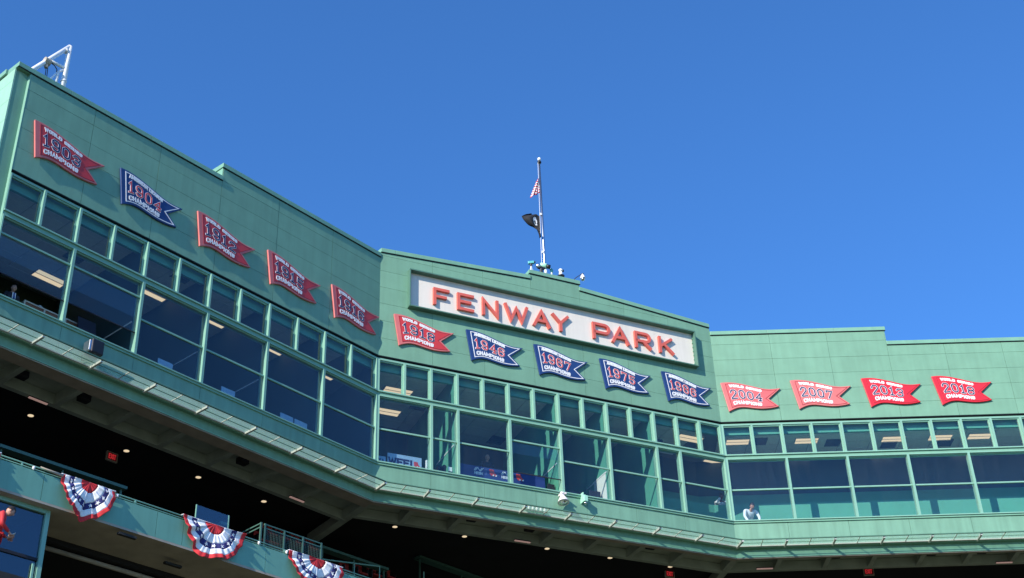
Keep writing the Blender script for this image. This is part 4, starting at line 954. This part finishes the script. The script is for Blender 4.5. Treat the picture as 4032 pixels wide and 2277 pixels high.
# ------------------------------------------------------------------ bunting
def bunting(ua, ub, lab, seed, drop_, skew=0.0):
    rnd = random.Random(seed); uc = (ua+ub)/2; rad = (ub-ua)/2; ztop = ZF1+.12
    t = thing('bunting', lab, 'bunting', F('P', uc, .1, ztop-drop_), 'red, white and blue buntings on the railing')
    ph = rnd.uniform(0, 6)
    def pos(r, th):      # r 0..1, th 0..pi ; pleated half fan hanging from the rail
        pl = math.sin(th*13+ph+.8*math.sin(3*th+ph))*.055*r*(.6+.4*math.sin(2.3*th+ph*1.7)) + math.sin(th*27+ph*2+2*r)*.018*r
        wob = 1+.045*math.sin(2.6*th+ph)*math.sin(th)+.022*math.sin(6.1*th+ph*2)*math.sin(th); x = -math.cos(th)*r*wob; y = -math.sin(th)*r*wob*(1+.10*math.exp(-((th-1.35-.25*math.sin(ph))/.22)**2)*r)
        x += skew*(-y)*.22*(1-abs(x))
        sagp = 1+.018*math.sin(th*15+ph)*r
        off = .085 + pl + .13*r*math.sin(th)*(.55+.45*math.sin(2*th+ph)) + .05*math.sin(4*th+3*r+ph)*r
        return F('P', uc+x*rad, off, ztop+y*drop_*sagp)
    rings = [(0.0, .30, 'cloth_red', 'centre_cloth'), (.30, .56, 'cloth_white', 'inner_white_band'), (.56, .72, 'cloth_navy', 'star_band'), (.72, .88, 'cloth_white', 'outer_white_band'), (.88, 1.0, 'cloth_red', 'red_hem')]
    NT = 110; sb = None
    for a, b, m, nm in rings:
        mb = MB(); NR = 5
        for i in range(NR+1):
            for j in range(NT+1): mb.v.append(pos(a+(b-a)*i/NR, math.pi*j/NT))
        for i in range(NR):
            for j in range(NT):
                k = i*(NT+1)+j; mb.f.append((k, k+1, k+NT+2, k+NT+1)); mb.m.append(0)
        o = mb.build(nm, m, t, True); so = o.modifiers.new('solid', 'SOLIDIFY'); so.thickness = .004; so.offset = 0
        if nm == 'star_band': sb = o
    for k in range(9):
        th0 = math.pi*(k+.5)/9; mb = MB(); pts = []
        for i in range(10):
            rr = (.062 if i % 2 == 0 else .026); an = 2*math.pi*i/10+th0
            p = pos(.64+rr*math.cos(an), th0+rr*math.sin(an)/.64) + nvec('P')*.010; pts.append(p)
        c = pos(.64, th0)+nvec('P')*.010; n0 = len(pts)
        back = [p-nvec('P')*.006 for p in pts]
        mb.add([c]+pts, [(0, i+1, (i+1) % n0+1) for i in range(n0)]); mb.add(pts+back, [(i, i+n0, (i+1) % n0+n0, (i+1) % n0) for i in range(n0)])
        mb.build('star', 'cloth_white', sb)
    MB().tube([F('P', ua, .05, ztop+.005), F('P', ub, .05, ztop+.005)], .015, 8).build('top_hem', 'cloth_white', t)
    for u in (ua, ub): MB().tube([F('P', u, .06, ztop+.01), F('P', u, -.06, ztop+.01)], .012, 6).build('tie', 'cloth_white', t)
    return t
def pu_(o, s, x, y): return hit('P', o[0]+x/s, o[1]+y/s, .1)[0]
bunting(pu_((0, 1665), 2.377, 592, 480), pu_((0, 1665), 2.377, 1090, 640), 'stars and stripes bunting hanging on the deck rail near the suite window', 3, .95, -.9)
bunting(pu_((0, 1665), 2.377, 1722, 890), pu_((0, 1665), 2.377, 2300, 1070), 'stars and stripes bunting hanging in front of the blue glass screen', 5, .93, -.2)
bunting(pu_((800, 1700), 2.522, 865, 1195), pu_((800, 1700), 2.522, 1395, 1370), 'stars and stripes bunting hanging below the wire mesh railing', 8, .93, .1)
ub = hit('P', 6, 1800, .1)[0]; bunting(ub-1.6, ub, 'stars and stripes bunting whose red edge hangs beside the suite window far side', 11, .93, 0)
# rolled cloth lying along the rail beside the first bunting
u0, u1 = hit('P', 160, 1838, 0)[0], hit('P', 245, 1868, 0)[0]
mb = MB(); mb.tube([F('P', u0, .0, ZF1+.14), F('P', (u0+u1)/2, .03, ZF1+.10), F('P', u1, .04, ZF1+.08)], [.012, .028, .04], 10)
tag(mb.build('rolled_cloth', 'soffit_brown', None, True), 'rolled brownish cloth tied along the rail beside the first bunting', 'cloth')

# ------------------------------------------------------------------ people
def skin_mesh(V, E_, root):
    me = bpy.data.meshes.new('tmp'); me.from_pydata([v[:3] for v in V], E_, []); o = bpy.data.objects.new('tmp', me); COL.objects.link(o)
    m = o.modifiers.new('s', 'SKIN'); sd = o.modifiers.new('d', 'SUBSURF'); sd.levels = sd.render_levels = 1; m.use_smooth_shade = True
    for i, v in enumerate(V):
        d = me.skin_vertices[0].data[i]; d.radius = (v[3], v[4] if len(v) > 4 else v[3]); d.use_root = (i == root)
    dg = bpy.context.evaluated_depsgraph_get(); dg.update()
    out = bpy.data.meshes.new_from_object(o.evaluated_get(dg)); bpy.data.objects.remove(o)
    return out
POSE = {
 'stand': dict(pel=(0, 0, .95), abd=(0, .01, 1.10), che=(0, .0, 1.29), nek=(0, -.005, 1.46), hed=(0, .015, 1.54), sh=(.185, -.01, 1.40), elR=(.25, -.02, 1.14), wrR=(.24, .10, .92), elL=(-.25, -.02, 1.14), wrL=(-.24, .10, .92), tilt=0),
 'lean': dict(pel=(0, -.42, .92), abd=(0, -.30, 1.03), che=(0, -.10, 1.18), nek=(0, .04, 1.285), hed=(0, .11, 1.31), sh=(.20, -.02, 1.27), elR=(.28, .06, 1.0), wrR=(.20, .20, .70), elL=(-.28, .06, 1.0), wrL=(-.20, .20, .70), tilt=-.55),
 'chin': dict(pel=(0, -.22, .95), abd=(0, -.14, 1.09), che=(0, -.04, 1.27), nek=(0, .05, 1.43), hed=(0, .09, 1.50), sh=(.185, .0, 1.38), elR=(.21, .20, 1.285), wrR=(.06, .19, 1.50), elL=(-.26, .20, 1.285), wrL=(-.02, .26, 1.30), tilt=-.25),
 'bow': dict(pel=(0, 0, .95), abd=(0, .02, 1.10), che=(0, .05, 1.28), nek=(0, .11, 1.43), hed=(0, .17, 1.49), sh=(.185, .06, 1.39), elR=(.26, .06, 1.13), wrR=(.14, .26, .99), elL=(-.26, .06, 1.13), wrL=(-.14, .26, .99), tilt=-.6)}
def person(label, base, ang, pose, top, hair, skin='skin', scale=1.0, tie=False, trousers='trousers', paper=False):
    p = POSE[pose]; t = thing('person', label, 'person', base)
    M = Matrix.Translation(base) @ Matrix.Rotation(ang, 4, 'Z') @ Matrix.Scale(scale, 4)
    sh = p['sh']; pel = Vector(p['pel']); che = Vector(p['che'])
    V = []; E_ = []
    def v(q, r, r2=None): V.append((*q, r, r2 or r)); return len(V)-1
    def e(a, b): E_.append((a, b)); return b
    def arms(rs, add=0, hands=True):
        out = []
        for s, el, wr in ((1, p['elR'], p['wrR']), (-1, p['elL'], p['wrL'])):
            shp = Vector((sh[0]*s, sh[1], sh[2])); out.append((shp, Vector(el), Vector(wr)))
        return out
    pe = v(pel, .115, .08); ab = v(p['abd'], .105, .07); ch = v(che, .115, .08); nk = v(p['nek'], .058); hd = v(p['hed'], .054)
    e(pe, ab); e(ab, ch); e(ch, nk); e(nk, hd)
    for shp, el, wr in arms(0):
        a = e(ch, v(shp, .048)); m = e(a, v((shp+el)/2, .042)); b = e(m, v(el, .036)); c = e(b, v((el+wr)/2, .038)); w = e(c, v(wr, .026))
        dr = (wr-el).normalized(); side = dr.orthogonal().normalized(); pc = wr+dr*.06; pk = e(w, v(pc, .034, .018))
        for k, (sp_k, ln) in enumerate(((-.030, .068), (-.010, .080), (.010, .076), (.030, .060))):
            r0 = pc+dr*.035+side*sp_k; f1 = e(pk, v(r0, .0095)); f2 = e(f1, v(r0+dr*ln*.5, .0088)); e(f2, v(r0+dr*ln*.9+side.cross(dr)*.02, .008))
        r0 = pc-dr*.02-side*.035; f1 = e(pk, v(r0, .011)); e(f1, v(r0+dr*.045-side*.02, .0095))
    for s in (1, -1):
        hp = e(pe, v((pel.x+.09*s, pel.y, pel.z-.06), .085)); kn = e(hp, v((.10*s, pel.y*.6+.03, .50), .058)); mid = e(kn, v((.10*s, pel.y*.6, .33), .055)); an = e(mid, v((.10*s, pel.y*.6-.02, .09), .04)); e(an, v((.11*s, pel.y*.6+.12, .035), .036))
    bm = bmesh.new(); sm = skin_mesh(V, E_, 0); bm.from_mesh(sm)
    # head with face
    hc = Vector(p['hed']) + Matrix.Rotation(p['tilt'], 3, 'X') @ Vector((0, .025, .068)); RT = Matrix.Rotation(p['tilt'], 3, 'X')
    def addsphere(c, sx_, sy_, sz_, mi, seg=16, fn=None):
        r = bmesh.ops.create_uvsphere(bm, u_segments=seg, v_segments=max(6, seg*3//4), radius=1)
        for q in r['verts']:
            d = Vector((q.co.x*sx_, q.co.y*sy_, q.co.z*sz_))
            if fn: d = fn(d, q.co)
            q.co = hc + RT @ (Vector(c)+d)
        for q in r['verts']:
            for f in q.link_faces: f.material_index = mi; f.smooth = True
    def headf(d, n):
        if n.z < 0: k = 1+.28*n.z; d.x *= k; d.y = d.y*(1+.12*n.z)+.012*(-n.z)
        return d
    addsphere((0, 0, 0), .078, .095, .118, 0, 20, headf)
    addsphere((0, .098, -.012), .013, .02, .022, 0, 8)
    for s in (-1, 1):
        addsphere((s*.030, .080, .012), .013, .011, .009, 1, 8); addsphere((s*.078, -.005, -.005), .010, .022, .032, 0, 8); addsphere((s*.030, .083, .034), .02, .008, .005, 1, 8)
    addsphere((0, .086, -.055), .024, .010, .007, 2, 8)
    body = bpy.data.meshes.new('body'); bm.transform(M); bm.to_mesh(body); bm.free()
    for m in (skin, 'hair_dark', 'skin_dark'): body.materials.append(MATS[m])
    for f in body.polygons: f.use_smooth = True
    def place(me, name, mats):
        if mats:
            for m in mats: me.materials.append(MATS[m])
        c = base.copy()
        for q in me.vertices: q.co -= c
        for f in me.polygons: f.use_smooth = True
        return link(name, me, c, t)
    place(body, 'body', None)
    # clothes: top with sleeves, trousers, shoes
    V.clear(); E_.clear(); K = 1.16
    pe = v(pel+Vector((0, 0, -.03)), .135*K+.01, .10*K+.02); ab = v(p['abd'], .125*K+.012, .09*K+.02); ch = v(che, .15*K, .105*K+.012); nk = v(Vector(p['nek'])-Vector((0, 0, .035)), .075)
    e(pe, ab); e(ab, ch); e(ch, nk)
    for shp, el, wr in arms(0):
        a = e(ch, v(shp, .075)); m = e(a, v((shp+el)/2, .064)); b = e(m, v(el, .056)); c = e(b, v((el+wr)/2, .05)); e(c, v(wr-(wr-el)*.06, .04))
    me = skin_mesh(V, E_, 0); me.transform(M); place(me, 'jacket' if top != 'cloth_white' else 'shirt', [top])
    V.clear(); E_.clear(); pe = v(pel+Vector((0, 0, -.01)), .148, .118)
    for s in (1, -1):
        hp = e(pe, v((pel.x+.09*s, pel.y, pel.z-.07), .10)); kn = e(hp, v((.10*s, pel.y*.6+.03, .50), .075)); e(kn, v((.10*s, pel.y*.6-.02, .10), .062))
    me = skin_mesh(V, E_, 0); me.transform(M); place(me, 'trousers', [trousers])
    for s in (1, -1):
        bm = bmesh.new(); r = bmesh.ops.create_uvsphere(bm, u_segments=12, v_segments=8, radius=1)
        for q in bm.verts: q.co = Vector((.10*s+q.co.x*.05, pel.y*.6+.05+q.co.y*.14, max(0.0, .035+q.co.z*.05)))
        me = bpy.data.meshes.new('shoe'); bm.transform(M); bm.to_mesh(me); bm.free(); place(me, 'shoe', ['black_metal'])
    if hair:
        bm = bmesh.new(); r = bmesh.ops.create_uvsphere(bm, u_segments=20, v_segments=14, radius=1)
        dele = [q for q in bm.verts if q.co.z < -.15-.1*q.co.y or (q.co.y > .42 and q.co.z < .30)]
        bmesh.ops.delete(bm, geom=dele, context='VERTS')
        for q in bm.verts: q.co = hc + RT @ Vector((q.co.x*.088, q.co.y*.104-.004, q.co.z*.130+.004))
        me = bpy.data.meshes.new('hair'); bm.transform(M); bm.to_mesh(me); bm.free(); place(me, 'hair', [hair])
    def fr(x, y, z): return M @ Vector((x, y, z))
    if tie:
        y0 = che.y+.135
        MB().add([fr(-.055, y0-.015, 1.42), fr(.055, y0-.015, 1.42), fr(.05, y0+.008, 1.20), fr(-.05, y0+.008, 1.20), fr(-.055, y0-.035, 1.42), fr(.055, y0-.035, 1.42), fr(.05, y0-.02, 1.20), fr(-.05, y0-.02, 1.20)],
                 [(0, 1, 2, 3), (7, 6, 5, 4), (0, 4, 5, 1), (1, 5, 6, 2), (2, 6, 7, 3), (3, 7, 4, 0)]).build('shirt_front', 'cloth_white', t)
        MB().add([fr(-.018, y0-.004, 1.41), fr(.018, y0-.004, 1.41), fr(.03, y0+.02, 1.2), fr(-.03, y0+.02, 1.2), fr(-.018, y0-.02, 1.41), fr(.018, y0-.02, 1.41), fr(.03, y0, 1.2), fr(-.03, y0, 1.2)],
                 [(0, 1, 2, 3), (7, 6, 5, 4), (0, 4, 5, 1), (1, 5, 6, 2), (2, 6, 7, 3), (3, 7, 4, 0)]).build('tie', 'banner_navy', t)
    if paper:
        c = M @ Vector((0, .33, .98)); MB().box(c, .22, .16, .006, Matrix.Rotation(ang, 3, 'Z') @ Matrix.Rotation(.5, 3, 'X')).build('paper_sheet', 'white_ink', t)
    return t
def face_ang(fa): n = nvec(fa); return math.atan2(-n.x, n.y)      # turns +Y onto the outward normal
person('man in a dark suit and tie standing at the first open window', F('L', -13.52, -.62, 20.95), face_ang('L'), 'stand', 'suit_dark', 'hair_dark', scale=.965, tie=True)
person('bald man in black standing behind the navy banner', F('C', 4.66, -1.32, 21.65), face_ang('C'), 'stand', 'suit_dark', None, scale=1.0)
uu, zz_ = hit('R', 2836, 1961, -1.98); person('person in a white shirt and dark tie resting chin on hand at the tier wall', F('R', uu, -1.98, 21.92), face_ang('R')+.15, 'chin', 'cloth_white', 'hair_dark', 'skin_dark', scale=1.05)
uu, zz_ = hit('R', 2954, 2000, -.42); person('person in a white shirt leaning over the sill at the corner', F('R', uu, -.42, 20.95), face_ang('R')+.25, 'lean', 'cloth_white', 'hair_dark', scale=1.06)
uu, zz_ = hit('P', 30, 2010, .40); person('person in a red jacket looking down in front of the suite window', F('P', uu-.20, .42, 12.30), face_ang('P')+1.25, 'bow', 'jacket_red', 'hair_dark', scale=1.04, trousers='jacket_red', paper=True)

# ------------------------------------------------------------------ things inside the rooms
def fbanner(fa, u0, u1, off, z0, z1, mat, label):
    t = thing('banner', label, 'banner', F(fa, (u0+u1)/2, off, z0)); MB().fbox(fa, u0, u1, off, off-.015, z0, z1).build('cloth', mat, t)
    return t
def letters(t, fa, txt, u0, u1, z0, z1, off, hw, mat, gap=1.6):
    for g in text_polys(txt, u0, u1, z0, z1, gap):
        mb = MB(); stroke_mesh(mb, g, hw, lambda x, y, d: F(fa, x, off+d, y), -.002, .006); mb.build('letter', mat, t)
def socks(t, fa, u, z, off, s):
    for dx, lean in ((0, 0), (.10, .25)):
        pts = [(dx-.05+lean*.0, .16), (dx+.045, .17), (dx+.07+lean*.1, .02), (dx+.16+lean*.12, -.06), (dx+.15+lean*.12, -.12), (dx+.05, -.12), (dx-.03, -.04)]
        mb = MB(); k = len(pts); e = .006*(1 if dx else 2)
        mb.v = [F(fa, u+x*s, off+e, z+y*s) for x, y in pts]+[F(fa, u+x*s, off-.002, z+y*s) for x, y in pts]
        mb.f = [tuple(reversed(range(k)))]+[(i, (i+1) % k, (i+1) % k+k, i+k) for i in range(k)]; mb.m = [0]*len(mb.f)
        so = mb.build('sock_emblem', 'red_ink', t)
        mb = MB(); q = [(dx+.10+lean*.12, -.075), (dx+.165+lean*.12, -.055), (dx+.155+lean*.12, -.125), (dx+.09+lean*.1, -.125)]
        mb.v = [F(fa, u+x*s, off+e+.004, z+y*s) for x, y in q]+[F(fa, u+x*s, off, z+y*s) for x, y in q]
        mb.f = [(3, 2, 1, 0)]+[(i, (i+1) % 4, (i+1) % 4+4, i+4) for i in range(4)]; mb.m = [0]*5; mb.build('sock_toe', 'white_ink', so)
t = fbanner('C', .56, 1.80, -.42, 21.57, 22.32, 'banner_blue', 'pale blue banner with dark block letters inside the first window')
letters(t, 'C', 'WEEI', .62, 1.44, 21.92, 22.14, -.418, .034, 'navy_ink', 1.8); socks(t, 'C', 1.55, 22.02, -.418, .7)
t = fbanner('C', .10, .50, -.44, 21.57, 22.16, 'banner_blue', 'short pale blue banner beside the inner corner'); letters(t, 'C', 'FI', .2, .42, 21.93, 22.04, -.438, .016, 'navy_ink', 1.6)
t = fbanner('C', 3.15, 6.60, -.62, 21.57, 22.50, 'banner_navy', 'navy banner with white wave marks and red sock emblems behind the counter')
for u in (4.02, 5.06):
    mb = MB(); stroke_mesh(mb, [[(u-.17, 22.33), (u-.09, 22.44)], [(u-.12, 22.33), (u-.03, 22.445), (u+.05, 22.33), (u+.13, 22.44)], [(u+.08, 22.32), (u+.18, 22.44)]], .012, lambda x, y, d: F('C', x, -.618+d, y), -.002, .006); mb.build('wave_mark', 'white_ink', t)
    letters(t, 'C', 'NESN', u-.15, u+.15, 22.19, 22.27, -.618, .012, 'white_ink', 1.8); socks(t, 'C', u+.45, 22.31, -.618, .85)
    MB().fbox('C', u+.28, u+.285, -.612, -.622, 22.2, 22.42).build('divider_line', 'banner_blue', t)
# white board and monitor in the sunlit bay
t = thing('notice_board', 'white board on the sunlit partition beside the black monitor', 'board', F('C', 8.9, -.7, 21.57))
MB().fbox('C', 8.925, 8.945, -.34, -1.25, 21.57, 22.94).build('panel', 'board_white', t)
MB().fbox('C', 8.915, 8.95, -.33, -1.28, 22.941, 22.99).build('top_rail', 'white_metal', t)
t = thing('monitor', 'black monitor on a stand in front of the white board', 'monitor', F('C', 8.6, -.6, 21.56))
MB().fbox('C', 8.36, 8.82, -.60, -.63, 21.98, 22.30).build('screen', 'dark_plastic', t, bevel=.01); MB().fbox('C', 8.57, 8.61, -.60, -.64, 21.57, 21.99).build('stand', 'black_metal', t); MB().fbox('C', 8.47, 8.71, -.52, -.70, 21.56, 21.585).build('foot', 'black_metal', t)
t = thing('monitor', 'black monitor standing beside the wave marked banner', 'monitor', F('C', 6.75, -.5, 21.56))
MB().fbox('C', 6.62, 6.90, -.46, -.50, 21.85, 22.2).build('screen', 'dark_plastic', t, bevel=.01); MB().fbox('C', 6.73, 6.78, -.46, -.50, 21.56, 21.86).build('stand', 'black_metal', t)
t = thing('studio_camera', 'black television camera with white papers in the narrow bay', 'camera', F('C', 2.6, -.6, 21.56))
MB().fbox('C', 2.45, 2.75, -.5, -.85, 21.95, 22.22).build('housing', 'black_metal', t, bevel=.02)
c = F('C', 2.60, -.5, 22.08); MB().lathe([(.06, 0), (.065, .14), (.08, .16), (.08, .2)], orient(c, nC), 14).build('lens', 'dark_plastic', t, smooth=True)
for k in range(3):
    an = k*2.1; MB().tube([F('C', 2.6, -.67, 21.96), F('C', 2.6+.2*math.cos(an), -.62+.16*math.sin(an), 21.56)], .015, 6).build('leg', 'black_metal', t)
MB().fbox('C', 2.78, 2.93, -.40, -.41, 22.0, 22.16).build('paper_sheet', 'white_ink', t)
t = thing('equipment_box', 'white control box on the jamb of the first bay', 'control box', F('C', 1.95, -.3, 21.8)); MB().fbox('C', 1.90, 1.955, -.245, -.32, 21.85, 22.2).build('cover', 'white_metal', t, bevel=.01); MB().fbox('C', 1.91, 1.945, -.235, -.246, 21.9, 21.98).build('switch', 'pale_trim', t)
# desk with brown panels in the open bay
t = thing('desk', 'desk with brown panels and cream edging inside the open windows', 'desk', F('L', -11.9, -.95, 20.95))
MB().fbox('L', -12.95, -10.6, -.93, -.96, 21.0, 22.50).build('front_panel', 'desk_wood', t)
for z in (22.51, 22.24): MB().fbox('L', -12.97, -10.58, -.91, -.965, z-.02, z+.02).build('edging', 'cream', t)
for u in (-12.95, -12.3, -11.6, -10.95): MB().fbox('L', u-.025, u+.025, -.912, -.929, 20.96, 22.49).build('edging', 'cream', t)
MB().fbox('L', -12.97, -10.58, -.966, -1.6, 22.46, 22.50).build('desk_top', 'cream', t); MB().fbox('L', -12.9, -12.8, -1.5, -1.6, 20.95, 22.46).build('leg', 'cream', t); MB().fbox('L', -10.75, -10.65, -1.5, -1.6, 20.95, 22.46).build('leg', 'cream', t)
t = thing('monitor', 'dark monitor tilted back in the second open bay', 'monitor', F('L', -11.0, -.6, 21.56))
MB().hexa([F('L', -11.35, -.55, 22.02), F('L', -10.75, -.55, 22.02), F('L', -10.75, -.6, 22.02), F('L', -11.35, -.6, 22.02), F('L', -11.35, -.70, 22.62), F('L', -10.75, -.70, 22.62), F('L', -10.75, -.75, 22.62), F('L', -11.35, -.75, 22.62)]).build('screen', 'dark_plastic', t)
MB().fbox('L', -11.1, -11.0, -.56, -.66, 21.56, 22.05).build('stand', 'black_metal', t)
t = thing('coffee_mug', 'white mug standing on the brown panelled desk', 'mug', F('L', -12.4, -1.05, 22.5)); c = F('L', -12.4, -1.05, 22.498)
MB().lathe([(.045, 0), (.05, .02), (.05, .13), (.045, .13), (.045, .03)], rodz(c), 14).build('cup', 'white_metal', t, smooth=True); MB().tube([c+Vector((.05, 0, .1)), c+Vector((.09, 0, .09)), c+Vector((.09, 0, .05)), c+Vector((.05, 0, .035))], .009, 6).build('handle', 'white_metal', t)
t = thing('wall_screen', 'dark wall screen hung high in the upper window by the corner', 'screen', F('C', 11.6, -.9, 24.6))
MB().fbox('C', 11.25, 11.85, -.9, -.95, 24.72, 25.12).build('panel', 'dark_plastic', t, bevel=.01); MB().fbox('C', 11.5, 11.6, -.92, -.94, 25.1, 25.72).build('hanger', 'black_metal', t)
for i, u in enumerate((.30, .42, .55)): MB().fbox('C', 11.25+u, 11.25+u+.05, -.893, -.899, 24.80, 24.86+.05*i).build('graphic', 'white_ink', t)

for u, lab in ((-8.4, 'desk screen on the counter in the third bay of the shaded wing'), (-6.0, 'desk screen on the counter in the fourth bay of the shaded wing'), (-3.6, 'desk screen on the counter in the fifth bay of the shaded wing'), (-3.0, 'desk screen beside the fifth bay partition of the shaded wing')):
    t = thing('desk_screen', lab, 'screen', F('L', u, -.5, 21.56), 'desk screens on the counter of the shaded wing')
    MB().fbox('L', u-.10, u+.10, -.36, -.56, 21.56, 21.58).build('foot', 'aluminium', t); MB().fbox('L', u-.02, u+.02, -.44, -.47, 21.58, 21.9).build('stem', 'aluminium', t)
    MB().fbox('L', u-.27, u+.27, -.40, -.435, 21.86, 22.22).build('display', 'banner_blue', t, bevel=.008)
for fa, u, lab in (('L', -8.9, 'dark office chair back in the third bay of the shaded wing'), ('L', -6.3, 'dark office chair back in the fourth bay of the shaded wing'), ('C', 1.3, 'dark office chair behind the pale blue banner'), ('C', 8.0, 'dark office chair in the bay with the white board'), ('C', 10.0, 'dark office chair in the bay past the white board')):
    fl = 20.95
    t = thing('office_chair', lab, 'chair', F(fa, u, -.95, fl), 'office chairs at the press counters')
    MB().fbox(fa, u-.24, u+.24, -.98, -1.03, 21.75, 22.35).build('backrest', 'suit_dark', t, bevel=.04)
    MB().fbox(fa, u-.25, u+.25, -.62, -.97, 21.42, 21.49).build('seat', 'suit_dark', t, bevel=.03)
    MB().fbox(fa, u-.03, u+.03, -.97, -1.02, 21.42, 21.8).build('back_stem', 'black_metal', t)
    MB().tube([F(fa, u, -.8, fl), F(fa, u, -.8, 21.43)], [.05, .03], 8).build('column', 'black_metal', t)
    for k in range(5): an = k*1.2566; MB().tube([F(fa, u, -.8, fl+.09), F(fa, u+.26*math.cos(an), -.8+.18*math.sin(an), fl+.03)], .02, 6).build('leg', 'black_metal', t)
